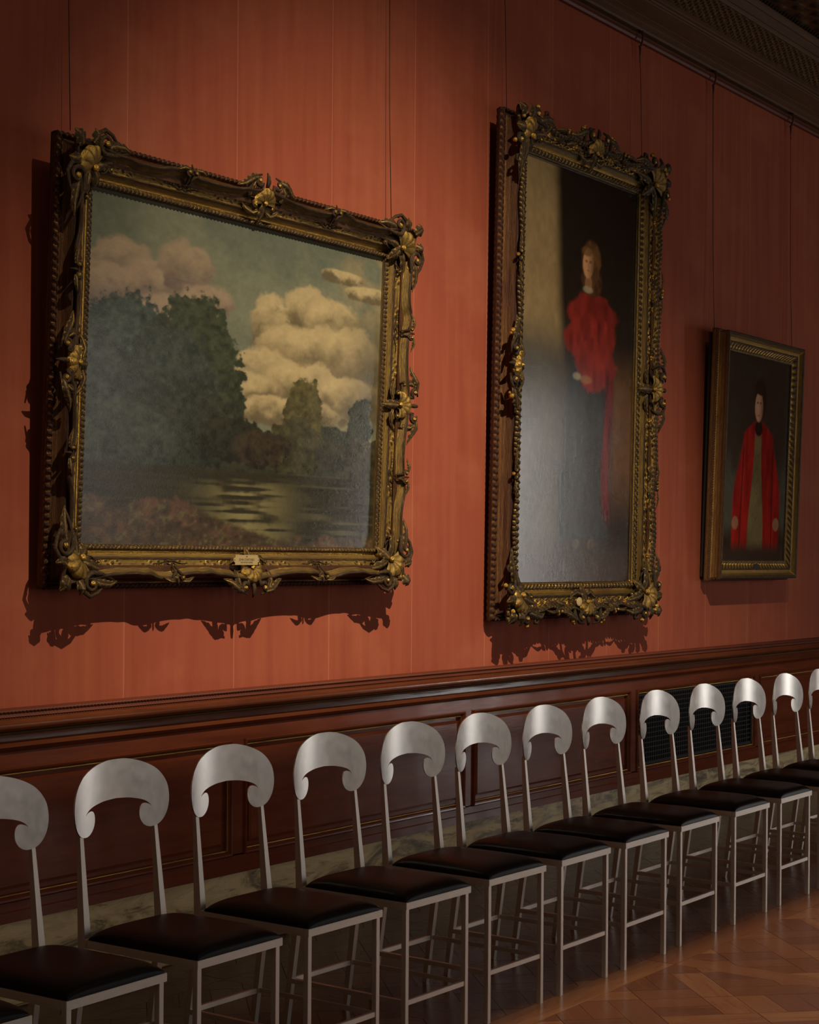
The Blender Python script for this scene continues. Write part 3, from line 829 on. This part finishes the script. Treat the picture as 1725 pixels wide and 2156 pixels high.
# corner ornament (drawn for the corner pointing to -x,-y, diagonal axis)
def corner_half():
    b = MB()
    volute(b, (-0.004, -0.118), 0.034, math.pi*0.35, 1.15, 0.0068, 0.078, 1, tail=[(0.105, -0.112, 0.064), (0.070, -0.098, 0.070), (0.030, -0.088, 0.078)])
    b.tube([(-0.03, -0.088, 0.066), (-0.046, -0.112, 0.078), (-0.040, -0.142, 0.082), (-0.012, -0.158, 0.080), (0.022, -0.148, 0.076), (0.048, -0.128, 0.070), (0.080, -0.118, 0.066)], [0.004, 0.007, 0.008, 0.007, 0.006, 0.005, 0.003], 8)
    leaf(b, [(-0.02, -0.10, 0.066), (0.030, -0.118, 0.072), (0.075, -0.122, 0.068), (0.115, -0.112, 0.062)], 0.014, 0.012, 6)
    leaf(b, [(-0.045, -0.045, 0.050), (0.000, -0.060, 0.052), (0.040, -0.072, 0.042), (0.072, -0.075, 0.036)], 0.016, 0.012, 4)
    leaf(b, [(-0.060, -0.110, 0.078), (-0.050, -0.135, 0.085), (-0.055, -0.155, 0.078)], 0.016, 0.012, 3)
    volute(b, (0.045, -0.052), 0.010, math.pi, 1.0, 0.0032, 0.044, -1, tail=[(0.005, -0.035, 0.04), (0.022, -0.038, 0.042)])
    b.ball((-0.002, -0.152, 0.072), 0.007); b.ball((0.03, -0.088, 0.062), 0.006)
    return b
def sym_diag(half):
    b = MB(); b.merge(half); o = MB(); o.v = [(p[1], p[0], p[2]) for p in half.v]; o.f = [f[::-1] for f in half.f]; b.merge(o); return b
cb = sym_diag(corner_half())
shell(cb, (-0.040, -0.040), 0.070, math.radians(225), math.radians(165), 0.055, 0.038, 5)
leaf(cb, [(-0.045, -0.045, 0.06), (-0.015, -0.015, 0.045), (0.004, 0.004, 0.024)], 0.020, 0.012, 4)
leaf(cb, [(-0.100, -0.100, 0.078), (-0.122, -0.122, 0.088), (-0.138, -0.138, 0.080)], 0.022, 0.014, 3)
# centre shell ornament, local: x along the rail, y = -outward
def centre_half():
    b = MB()
    volute(b, (0.050, -0.138), 0.019, math.pi*0.9, 1.1, 0.0058, 0.078, -1, tail=[(0.010, -0.062, 0.05), (0.028, -0.085, 0.064), (0.030, -0.115, 0.074)])
    volute(b, (0.042, -0.060), 0.015, math.pi*1.2, 1.0, 0.0042, 0.052, 1, tail=[(0.085, -0.080, 0.052), (0.065, -0.085, 0.056), (0.048, -0.082, 0.056)])
    leaf(b, [(0.055, -0.150, 0.078), (0.085, -0.142, 0.082), (0.120, -0.118, 0.074), (0.150, -0.108, 0.066)], 0.013, 0.012, 6)
    leaf(b, [(0.020, -0.045, 0.044), (0.045, -0.035, 0.040), (0.075, -0.045, 0.036), (0.095, -0.062, 0.038)], 0.010, 0.009, 4)
    leaf(b, [(0.078, -0.085, 0.060), (0.083, -0.115, 0.074), (0.068, -0.138, 0.080)], 0.011, 0.010, 3)
    b.tube([(0.082, -0.075, 0.055), (0.094, -0.100, 0.070), (0.088, -0.130, 0.076), (0.066, -0.152, 0.078), (0.036, -0.160, 0.078)], [0.003, 0.0055, 0.006, 0.005, 0.003], 8)
    return b
sbm = MB(); ch = centre_half(); sbm.merge(ch); sbm.merge(mirror_x(ch))
shell(sbm, (0, -0.070), 0.054, math.radians(270), math.radians(200), 0.050, 0.034, 6)
leaf(sbm, [(0, -0.070, 0.055), (0, -0.045, 0.045), (0, -0.018, 0.028), (0, -0.004, 0.020)], 0.016, 0.012, 4)
sbm.tube([(0, -0.118, 0.070), (0, -0.140, 0.078), (0, -0.160, 0.076), (0, -0.172, 0.070)], [0.006, 0.0085, 0.006, 0.002], 8)
def quarter_half():
    b = MB()
    volute(b, (0.017, -0.112), 0.013, math.pi*0.6, 1.1, 0.0045, 0.078, -1, tail=[(0.006, -0.072, 0.05), (0.010, -0.088, 0.066)])
    leaf(b, [(0.018, -0.124, 0.078), (0.045, -0.124, 0.080), (0.080, -0.110, 0.076)], 0.0085, 0.009, 5)
    b.tube([(0.0, -0.070, 0.036), (0.018, -0.062, 0.036), (0.026, -0.072, 0.037), (0.020, -0.082, 0.042)], [0.0018, 0.0026, 0.0026, 0.0015], 6)
    b.tube([(0.0, -0.058, 0.034), (0.016, -0.054, 0.034), (0.034, -0.060, 0.034), (0.058, -0.066, 0.036), (0.085, -0.064, 0.036)], [0.0018, 0.003, 0.0025, 0.003, 0.001], 6)
    for q in (0.04, 0.052, 0.064, 0.075): b.ball((q, -0.070, 0.036), 0.0035, 1, 6)
    return b
qb = MB(); qh = quarter_half(); qb.merge(qh); qb.merge(mirror_x(qh)); qb.tube([(0, -0.100, 0.070), (0, -0.125, 0.080), (0, -0.142, 0.074)], [0.004, 0.005, 0.002], 8)

def ornaments(pic, W, H, cb, sb_, qb, mats, nm=('corner_ornament', 'shell_ornament', 'scroll_ornament'), quarters=True):
    def first(b, name):
        return b.build(name, mats, pic)
    sc_ = 1.1 if quarters and W > 1.5 else 1.0
    a = first(cb, nm[0]); a.scale = (sc_, sc_, 1)
    for x, y, r in ((W, 0, math.pi/2), (W, H, math.pi), (0, H, -math.pi/2)): place(a.data, nm[0], pic, x, y, r, sc_)
    c = first(sb_, nm[1]); c.location = (W/2, 0, 0); c.scale = (sc_, sc_, 1)
    for x, y, r in ((W, H/2, math.pi/2), (W/2, H, math.pi), (0, H/2, -math.pi/2)): place(c.data, nm[1], pic, x, y, r, sc_)
    if quarters:
        q = first(qb, nm[2]); q.location = (W*0.25, 0, 0)
        for x, y, r in ((W*.75, 0, 0), (W, H*.25, math.pi/2), (W, H*.75, math.pi/2), (W*.75, H, math.pi), (W*.25, H, math.pi), (0, H*.75, -math.pi/2), (0, H*.25, -math.pi/2)): place(q.data, nm[2], pic, x, y, r)
ornaments(pic, W, H, cb, sbm, qb, M['gold'])
# brass name plate with ears and lettering
pl = MB(); x0, x1, y0, y1, z0, z1 = 0.712, 0.838, -0.068, -0.031, 0.071, 0.0735; ym = (y0+y1)/2
out = [(x0, y0), (x1, y0), (x1, ym-0.009)]+[(x1+0.009*math.cos(a), ym+0.009*math.sin(a)) for a in [math.radians(q) for q in range(-75, 76, 15)]]+[(x1, ym+0.009), (x1, y1), (x0, y1), (x0, ym+0.009)]+[(x0-0.009*math.cos(a), ym+0.009*math.sin(a)) for a in [math.radians(q) for q in range(75, -76, -15)]]+[(x0, ym-0.009)]
n = len(out); pl.add([(x, y, z0) for x, y in out]+[(x, y, z1) for x, y in out], [tuple(range(n))[::-1], tuple(range(n, 2*n))]+[(i, (i+1) % n, n+(i+1) % n, n+i) for i in range(n)])
plo = pl.build('name_plate', M['brass'], pic, smooth=False); plo['label'] = 'small brass name plate'
for xx in (x0-0.003, x1+0.003): MB().ball((xx, ym, z1), 0.0022).build('screw', M['ink'], plo)
def text(body, x, y, z, size, parent, sx=1.0, name='lettering'):
    c = bpy.data.curves.new(name, 'FONT'); c.body = body; c.size = size; c.align_x = 'CENTER'; c.align_y = 'CENTER'; c.extrude = 0.0003
    to = bpy.data.objects.new(name, c); COL.objects.link(to)
    me = bpy.data.meshes.new_from_object(to.evaluated_get(bpy.context.evaluated_depsgraph_get())); bpy.data.objects.remove(to)
    me.materials.clear(); me.materials.append(M['ink']); o = bpy.data.objects.new(name, me); COL.objects.link(o); o.parent = parent
    o.location = (x, y, z); o.scale = (sx, 1, 1); return o
text('JOHN CONSTABLE', (x0+x1)/2, ym+0.001, z1+0.0002, 0.0118, plo, 0.86)
text('THE WHITE HORSE', (x0+x1)/2, ym-0.0095, z1+0.0002, 0.0085, plo, 0.95)
em = MB(); em.tube([((x0+x1)/2-0.006, y1-0.008, z1), ((x0+x1)/2, y1-0.0055, z1+.0004), ((x0+x1)/2+0.006, y1-0.007, z1)], [0.0005, 0.0022, 0.0008], 6, 0.3)
em.build('emblem', M['ink'], plo)

# ================================================================ picture 2: tall portrait, deeply carved frame
X0, Zb, yb, tl, W, H = 6.7211, 1.3688, .07, .0173, 1.1159, 2.0
pic2 = empty('framed_painting', frame_matrix(X0, Zb, yb, tl))
tag(pic2, 'tall full-length portrait of a figure with a red drape in a deeply carved gold frame', 'painting', 'old paintings on the red wall')
canvas(W, H, 170, 470, paint_standing, pic2, 1.3)
prof = interp([(0, -0.004), (0.001, 0.010), (0.006, 0.012), (0.010, 0.020), (0.020, 0.026), (0.030, 0.024), (0.036, 0.016), (0.040, 0.014), (0.046, 0.017), (0.054, 0.026), (0.064, 0.038), (0.068, 0.042), (0.072, 0.041), (0.075, 0.034), (0.090, 0.036), (0.108, 0.042), (0.120, 0.054), (0.128, 0.068), (0.134, 0.078), (0.141, 0.082), (0.147, 0.077), (0.148, 0.068), (0.140, 0.058), (0.120, 0.045), (0.1, 0.035)], 0.004)
NP2 = len(prof)
def f2(side, s, L, j, d, wz):
    fr = abs(2*s-1); a = s*L; q = .42
    if 0.008 < d < 0.036 and j < NP2*.5: wz += (0.0060*math.sin(2*math.pi*a/0.030+150*d)+0.0035*math.sin(2*math.pi*a/0.0135-260*d+2*math.sin(a*27)))*math.sin(math.pi*(d-.008)/.028)
    if 0.076 < d < 0.125 and j < NP2*0.72:
        m_ = bump_at(fr, .25, .10)+bump_at(fr, .62, .13)+(0.9 if L < 1.5 else 0.1); k = math.sin(2*math.pi*a/0.036+d*60)*math.sin((d-.076)/.049*2*math.pi+math.sin(a*48)*1.9)
        wz += 0.013*min(1, m_)*max(-0.2, k)
    if d > 0.07:
        sw = 0.030*bump_at(fr, 0, .17)+0.034*bump_at(fr, 1, .15)-0.018+0.010*math.cos(fr*19)
        d = d+sw*sm_(d, .07, .135)
        if 0.128 < d-sw < 0.15 and wz > 0.06: k = math.sin(2*math.pi*a/0.021+(d-sw)*220); wz += 0.0045*k; d += 0.003*k
    return d, wz
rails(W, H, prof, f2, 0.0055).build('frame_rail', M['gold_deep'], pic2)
prof = interp([(0.090, 0.050), (0.124, 0.058), (0.130, 0.054), (0.134, 0.036), (0.138, 0.015), (0.146, -0.004), (0.154, -0.010), (0.158, -0.011), (0.160, -0.004), (0.166, 0.000), (0.172, -0.002), (0.176, -0.010), (0.177, -0.025), (0.172, -0.042), (0.160, -0.045)], 0.0045)
def f2b(side, s, L, j, d, wz):
    a = s*L
    if 0.1585 < d < 0.1765: k = math.sin(2*math.pi*a/0.026+170*d); wz += 0.004*k; d += 0.0015*k
    return d, wz
rails(W, H, prof, f2b, 0.006).build('outer_moulding', M['gold_dark'], pic2)
sb2 = MB(); e = 0.145
sb2.box(-e, -e, -0.06, W+e, -0.03, -0.04).box(-e, H+0.03, -0.06, W+e, H+e, -0.04).box(-e, -0.03, -0.06, -0.03, H+0.03, -0.04).box(W+0.03, -0.03, -0.06, W+e, H+0.03, -0.04)
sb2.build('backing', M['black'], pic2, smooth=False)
def corner2_half():
    b = MB()
    volute(b, (-0.020, -0.165), 0.032, math.pi*0.45, 1.1, 0.0085, 0.082, 1, tail=[(0.120, -0.130, 0.066), (0.080, -0.122, 0.074), (0.030, -0.128, 0.082)])
    b.tube([(0.05, -0.135, 0.074), (0.085, -0.168, 0.080), (0.075, -0.190, 0.080), (0.055, -0.188, 0.082), (0.052, -0.172, 0.084)], [0.004, 0.007, 0.008, 0.007, 0.006], 8)
    leaf(b, [(-0.02, -0.13, 0.075), (0.045, -0.150, 0.082), (0.105, -0.160, 0.078), (0.165, -0.140, 0.066)], 0.020, 0.016, 7)
    leaf(b, [(-0.055, -0.055, 0.055), (0.000, -0.075, 0.058), (0.055, -0.088, 0.050), (0.110, -0.098, 0.048)], 0.022, 0.014, 5)
    leaf(b, [(-0.085, -0.130, 0.085), (-0.075, -0.165, 0.095), (-0.085, -0.200, 0.080)], 0.024, 0.016, 3)
    volute(b, (0.065, -0.066), 0.014, math.pi, 1.0, 0.0045, 0.048, -1, tail=[(0.010, -0.044, 0.045), (0.032, -0.048, 0.047)])
    b.ball((-0.01, -0.200, 0.078), 0.012); b.ball((0.055, -0.112, 0.064), 0.008); b.ball((-0.130, -0.150, 0.088), 0.013)
    flower(b, (0.135, -0.105), 0.016, 0.052)
    return b
cb2 = sym_diag(corner2_half())
shell(cb2, (-0.055, -0.055), 0.092, math.radians(225), math.radians(170), 0.060, 0.046, 5)
leaf(cb2, [(-0.06, -0.06, 0.066), (-0.02, -0.02, 0.048), (0.004, 0.004, 0.026)], 0.026, 0.014, 4)
leaf(cb2, [(-0.135, -0.135, 0.085), (-0.160, -0.160, 0.096), (-0.185, -0.185, 0.080)], 0.028, 0.016, 3)
def centre2_half():
    b = MB()
    volute(b, (0.070, -0.172), 0.026, math.pi*0.9, 1.1, 0.0082, 0.084, -1, tail=[(0.012, -0.090, 0.055), (0.038, -0.115, 0.070), (0.044, -0.150, 0.080)])
    b.tube([(0.105, -0.100, 0.055), (0.128, -0.130, 0.074), (0.122, -0.168, 0.082), (0.090, -0.196, 0.084), (0.045, -0.204, 0.082)], [0.005, 0.009, 0.010, 0.008, 0.004], 8)
    leaf(b, [(0.105, -0.180, 0.080), (0.150, -0.170, 0.084), (0.195, -0.148, 0.078), (0.225, -0.150, 0.072)], 0.018, 0.014, 6)
    leaf(b, [(0.030, -0.060, 0.050), (0.065, -0.048, 0.044), (0.100, -0.062, 0.040), (0.130, -0.086, 0.046)], 0.014, 0.012, 4)
    volute(b, (0.062, -0.090), 0.018, math.pi*1.2, 1.0, 0.0055, 0.062, 1, tail=[(0.115, -0.112, 0.060), (0.090, -0.116, 0.062)])
    b.ball((0.150, -0.188, 0.080), 0.013); b.ball((0.135, -0.200, 0.078), 0.008); flower(b, (0.165, -0.105), 0.018, 0.050); b.ball((0.030, -0.150, 0.084), 0.010)
    leaf(b, [(0.165, -0.120, 0.052), (0.200, -0.105, 0.050), (0.235, -0.108, 0.050)], 0.013, 0.010, 4)
    return b
sb2m = MB(); ch = centre2_half(); sb2m.merge(ch); sb2m.merge(mirror_x(ch))
shell(sb2m, (0, -0.096), 0.070, math.radians(270), math.radians(200), 0.056, 0.042, 6)
leaf(sb2m, [(0, -0.100, 0.062), (0, -0.065, 0.052), (0, -0.026, 0.034), (0, -0.006, 0.024)], 0.022, 0.014, 4)
sb2m.tube([(0, -0.165, 0.076), (0, -0.190, 0.086), (0, -0.212, 0.080)], [0.008, 0.012, 0.004], 8)
def quarter2_half():
    b = MB()
    volute(b, (0.016, -0.138), 0.012, math.pi*0.6, 1.0, 0.0055, 0.080, -1, tail=[(0.006, -0.100, 0.056), (0.012, -0.118, 0.070)])
    leaf(b, [(0.020, -0.092, 0.050), (0.055, -0.104, 0.056), (0.100, -0.100, 0.052)], 0.015, 0.012, 5)
    flower(b, (0.085, -0.100), 0.014, 0.052); leaf(b, [(0.03, -0.140, 0.078), (0.07, -0.142, 0.082), (0.12, -0.130, 0.078)], 0.008, 0.008, 5)
    return b
qb2 = MB(); qh = quarter2_half(); qb2.merge(qh); qb2.merge(mirror_x(qh)); qb2.ball((0, -0.150, 0.076), 0.010)
ornaments(pic2, W, H, cb2, sb2m, qb2, M['gold_deep'])
pq = MB(); pq.ball((0.455, -0.094, 0.088), 0.022, 0.12, 20)
pq.xf(lambda p: (0.455+(p[0]-0.455)*1.25, p[1], p[2]))
o = pq.build('name_plate', M['brass'], pic2); o['label'] = 'small oval gilt plaque'

# ================================================================ picture 3: half-length portrait, plain straight frame
X0, Zb, yb, tl, W, H = 8.907, 1.482, .09, .0341, .8674, 1.1877
pic3 = empty('framed_painting', frame_matrix(X0, Zb, yb, tl))
tag(pic3, 'half-length portrait of a figure in red coat in a plain narrow gold frame', 'painting', 'old paintings on the red wall')
canvas(W, H, 130, 250, paint_half_length, pic3, 1.6)
prof = interp([(0, -0.004), (0.001, 0.006), (0.005, 0.009), (0.010, 0.006), (0.014, 0.008), (0.026, 0.006), (0.040, 0.016), (0.052, 0.028), (0.058, 0.026), (0.062, 0.022), (0.074, 0.026), (0.084, 0.038), (0.092, 0.048), (0.100, 0.052), (0.106, 0.049), (0.108, 0.040), (0.106, 0.030)], 0.004)
def f3(side, s, L, j, d, wz):
    a = s*L
    if d < 0.010: wz += 0.0022*math.sin(2*math.pi*a/0.010)
    if 0.016 < d < 0.054: wz += 0.0065*math.sin(2*math.pi*a/0.036+110*d)*math.sin(math.pi*(d-.016)/.038)
    return d, wz
rails(W, H, prof, f3, 0.0045).build('frame_rail', M['gold'], pic3)
prof = interp([(0.090, 0.040), (0.1075, 0.046), (0.109, 0.036), (0.105, 0.020), (0.104, 0.002), (0.106, -0.012), (0.110, -0.018), (0.113, -0.014), (0.118, -0.016), (0.121, -0.024), (0.120, -0.050), (0.11, -0.055)], 0.004)
def f3b(side, s, L, j, d, wz):
    if 0.108 < d and -0.03 < wz < 0: wz += 0.002*math.sin(2*math.pi*s*L/0.012); 
    return d, wz
rails(W, H, prof, f3b, 0.004).build('outer_moulding', M['gold_plain'], pic3)
sb3 = MB(); e = 0.10
sb3.box(-e, -e, -0.08, W+e, -0.02, -0.05).box(-e, H+0.02, -0.08, W+e, H+e, -0.05).box(-e, -0.02, -0.08, -0.02, H+0.02, -0.05).box(W+0.02, -0.02, -0.08, W+e, H+0.02, -0.05)
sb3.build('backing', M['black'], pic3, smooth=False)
pq = MB(); pq.ball((0.43, -0.040, 0.024), 0.020, 0.25, 20); pq.xf(lambda p: (0.43+(p[0]-0.43)*2.0, p[1]*1.0, p[2]))
o = pq.build('name_plate', M['grille'], pic3); o['label'] = 'dark oval plaque'

# ================================================================ hanging wires
wl = [('left wire holding up the wide landscape painting', 3.947, 2.91, 4.24, .165), ('right wire holding up the wide landscape painting', 5.765, 2.86, 4.24, .165),
      ('left wire holding up the tall portrait', 6.666, 3.54, 4.24, .155), ('right wire holding up the tall portrait', 8.002, 3.54, 4.24, .155),
      ('left wire holding up the red-coat portrait', 8.891, 2.78, 4.24, .160), ('right wire holding up the red-coat portrait', 10.0, 2.80, 4.24, .160)]
for lb, x, zb, zt, y in wl:
    o = MB().tube([(x, -0.026, zt-0.10), (x, -0.032, zb+0.5), (x, -0.045, zb-0.01)], 0.0016, 6).build('picture_wire', M['wire'])
    tag(o, 'thin dark '+lb+' from the picture rail', 'wire', 'picture hanging wires')
    h = MB(); h.tube([(x, -0.020, zt+0.035), (x, -0.040, zt+0.030), (x, -0.046, zt), (x, -0.040, zt-0.030), (x, -0.030, zt-0.045)], [0.006, 0.007, 0.0065, 0.0065, 0.005], 8, 0.6, (1, 0, 0))
    h.ball((x, -0.030, zt-0.048), 0.010); h.tube([(x, -0.028, zt-0.05), (x, -0.028, zt-0.13)], [0.006, 0.003], 6)
    h.build('hook', M['hook'], o)


# ================================================================ chairs
def catmull(pts, k=4):
    out = []; n = len(pts)
    for i in range(n-1):
        p0, p1, p2, p3 = pts[max(0, i-1)], pts[i], pts[i+1], pts[min(n-1, i+2)]
        for j in range(k):
            t = j/k; out.append(tuple(0.5*((2*p1[c])+(-p0[c]+p2[c])*t+(2*p0[c]-5*p1[c]+4*p2[c]-p3[c])*t*t+(-p0[c]+3*p1[c]-3*p2[c]+p3[c])*t**3) for c in (0, 1)))
    return out+[pts[-1]]
seg1 = [(0, .9205), (.035, .9195), (.068, .9135), (.102, .9035), (.136, .8875), (.160, .867), (.177, .841), (.184, .812), (.184, .785), (.178, .760), (.166, .7395), (.150, .7265), (.131, .7215), (.1135, .7235), (.098, .7335), (.0885, .749), (.0858, .765), (.088, .778), (.094, .7865), (.1025, .789), (.112, .7875), (.1215, .7835), (.1280, .7775)]
seg2 = [(.1280, .7775), (.1215, .7862), (.108, .7952), (.092, .8010), (.075, .8050), (.045, .8100), (0, .8130)]
half = catmull(seg1)[:-1]+catmull(seg2)
half = half[::-1]                          # start at inner centre, walk out to the top centre
outline = half+[(-x, z) for x, z in half[::-1]][1:-1]
def backrest_mesh():
    R, Yb, T = 0.5956, 0.2575, 0.0036
    pts = [Vector(p) for p in outline]; n = len(pts); g = 0.008; extra = []
    from mathutils.geometry import delaunay_2d_cdt
    z = 0.724
    while z < 0.92:
        x = -0.18
        while x <= 0.1801:
            inside = False; j = n-1
            for i in range(n):
                if (pts[i].y > z) != (pts[j].y > z) and x < (pts[j].x-pts[i].x)*(z-pts[i].y)/(pts[j].y-pts[i].y)+pts[i].x: inside = not inside
                j = i
            if inside:
                q = Vector((x, z)); dm = 1
                for i in range(n):
                    a_, b_ = pts[i], pts[(i+1) % n]; ab = b_-a_; tt = max(0, min(1, (q-a_).dot(ab)/max(ab.length_squared, 1e-12))); dm = min(dm, (q-a_-ab*tt).length)
                if dm > 0.003: extra.append(q)
            x += g
        z += g
    vs_, es, fs, *_r = delaunay_2d_cdt(pts+extra, [(i, (i+1) % n) for i in range(n)], [], 1, 1e-6)
    def m3(p, off):
        a = p[0]/R; rr = R+off
        return (rr*math.sin(a), Yb-R+rr*math.cos(a), p[1])
    b = MB(); N = len(vs_)
    b.add([m3(p, 0) for p in vs_], [tuple(f) for f in fs]); b.add([m3(p, T) for p in vs_], [tuple(f)[::-1] for f in fs])
    E1 = [m3(p, 0) for p in pts]; E2 = [m3(p, T) for p in pts]
    b.add(E1+E2, [(i, n+i, n+(i+1) % n, (i+1) % n) for i in range(n)])
    return b
def rectz(cx, y0, sx, sy, z): return [(cx-sx/2, y0, z), (cx+sx/2, y0, z), (cx+sx/2, y0+sy, z), (cx-sx/2, y0+sy, z)]
def make_chair():
    root = empty('dining_chair', loc=(0, 0, 0))
    fw_, fd = .1695, .1985; zt = .46; fh = .0215; ft = .016
    fr = MB(); fr.bbox(-fw_, -fd, zt-fh, fw_, -fd+ft, zt, .0012).bbox(-fw_, fd-.004, zt-fh, fw_, fd+.012, zt, .0012)
    fr.bbox(-fw_, -fd+ft, zt-fh, -fw_+ft, fd-.004, zt, .0012).bbox(fw_-ft, -fd+ft, zt-fh, fw_, fd-.004, zt, .0012)
    fr.build('seat_frame', M['alu_frame'], root, angle=40)
    # cushion
    P = []; nn = 41
    def ss(u): return math.copysign(1-(1-abs(u))**1.8, u)
    for i in range(nn):
        r = []
        for j in range(nn):
            X, Y = ss(-1+2*i/(nn-1)), ss(-1+2*j/(nn-1)); hh = .037*((1-abs(X)**4.5)*(1-abs(Y)**5.5))**0.42
            bul = 1+0.0*hh; r.append((X*(fw_-.004)*bul, Y*(fd-.004)+0.000, zt+.001+hh))
        P.append(r)
    P2 = [[(p[0], p[1], zt-.004) for p in r] for r in (P[0], P[-1])]
    MB().grid(P, False).build('seat', M['leather'], root)
    for sx in (-1, 1):
        MB().bbox(sx*.1555-.00825, -fd+.006, 0, sx*.1555+.00825, -fd+.0225, zt-fh, .001).build('leg', M['alu_frame'], root, angle=40)
        # rear leg: splays towards the wall; then the tapering back post
        b = MB(); b.prism(rectz(sx*.150, .2745, .0165, .0175, 0), rectz(sx*.148, .2125, .0200, .024, zt-.004)); b.build('leg', M['alu_frame'], root, smooth=False)
        b = MB(); b.prism(rectz(sx*.148, .2095, .0230, .028, zt-fh), rectz(sx*.1425, .2440, .0120, .012, .738)); b.build('back_post', M['alu_frame'], root, smooth=False)
        def yr(z): return .2745+(.2125-.2745)*z/(zt-.004)
        MB().bbox(sx*.1555-.005, -fd+.0225, .152, sx*.1505+.005, yr(.16)+.003, .167, .001).build('stretcher', M['alu_frame'], root, angle=40)
    MB().bbox(-.1475, -fd+.0085, .152, .1475, -fd+.0205, .167, .001).build('stretcher', M['alu_frame'], root, angle=40)
    MB().bbox(-.141, yr(.16)+.003, .152, .141, yr(.16)+.015, .167, .001).build('stretcher', M['alu_frame'], root, angle=40)
    bo = backrest_mesh().build('backrest', M['alu'], root); me = bo.data
    nfront = len(me.vertices); no = []
    n_out = len(outline); n_sheet = (nfront-2*n_out)//2; pts = [Vector(p) for p in outline]
    for i, v in enumerate(me.vertices):
        a = math.asin(max(-1, min(1, v.co.x/0.5956))); rad = Vector((math.sin(a), math.cos(a), 0))
        if i < n_sheet: no.append(-rad)
        elif i < 2*n_sheet: no.append(rad)
        else:
            k = (i-2*n_sheet) % n_out; t = (pts[(k+1) % n_out]-pts[k-1]).normalized(); tg = Vector((math.cos(a), -math.sin(a), 0))
            no.append((tg*t.y-Vector((0, 0, 1))*t.x).normalized())
    if sum((Vector(no[2*n_sheet+k]).dot(Vector((outline[k][0], 0, outline[k][1]-0.84)))) for k in range(n_out) if outline[k][1] > 0.88) < 0: no[2*n_sheet:] = [-q for q in no[2*n_sheet:]]
    bm = bmesh.new(); bm.from_mesh(me); bm.normal_update()
    bm.faces.ensure_lookup_table()
    for f in bm.faces:
        if Vector(no[f.verts[0].index]).dot(f.normal) < 0: f.normal_flip()
    bm.to_mesh(me); bm.free()
    me.normals_split_custom_set_from_vertices([tuple(q) for q in no])
    return root
proto = make_chair()
def copy_tree(o):
    c = o.copy(); COL.objects.link(c)
    for ch in o.children:
        k = ch.copy(); COL.objects.link(k); k.parent = c
    return c
places = [(2.410, -1.212, -.0074), (2.865, -1.186, .0231), (3.335, -1.161, .0116), (3.792, -1.156, -.0073), (4.247, -1.162, -.0157), (4.703, -1.160, -.0235), (5.139, -1.165, -.0043), (5.583, -1.168, .0017),
          (6.051, -1.154, .0032), (6.533, -1.157, -.0008), (7.008, -1.150, -.0006), (7.465, -1.148, -.0059), (7.925, -1.146, -.0079), (8.378, -1.144, -.0082)]
tails = ['scroll-back metal chair showing only a black seat corner at the bottom left photo corner', 'silver scroll-back chair whose back is cut by the left photo edge',
         'silver scroll-back chair with the largest whole back, third seat from the left', 'silver scroll-back chair, fourth black seat from the left of the row',
         'silver scroll-back chair, fifth black seat from the left of the row', 'silver scroll-back chair, sixth black seat from the left of the row',
         'silver scroll-back chair, seventh from the left, below the tall portrait\'s left edge', 'silver scroll-back chair, eighth from the left, below the middle of the tall portrait',
         'silver scroll-back chair, ninth from the left, below the tall portrait\'s right half', 'silver scroll-back chair in front of the left end of the radiator grille',
         'silver scroll-back chair in front of the middle of the radiator grille', 'silver scroll-back chair in front of the right end of the radiator grille',
         'silver scroll-back chair just right of the radiator grille, second from the right photo edge', 'silver scroll-back chair whose back is cut by the right photo edge']
for i, (x, y, a) in enumerate(places):
    c = proto if i == 0 else copy_tree(proto)
    c.location = (x, y, 0); c.rotation_euler = (0, 0, a)
    tag(c, tails[i], 'chair', 'row of scroll-back metal chairs along the wall')
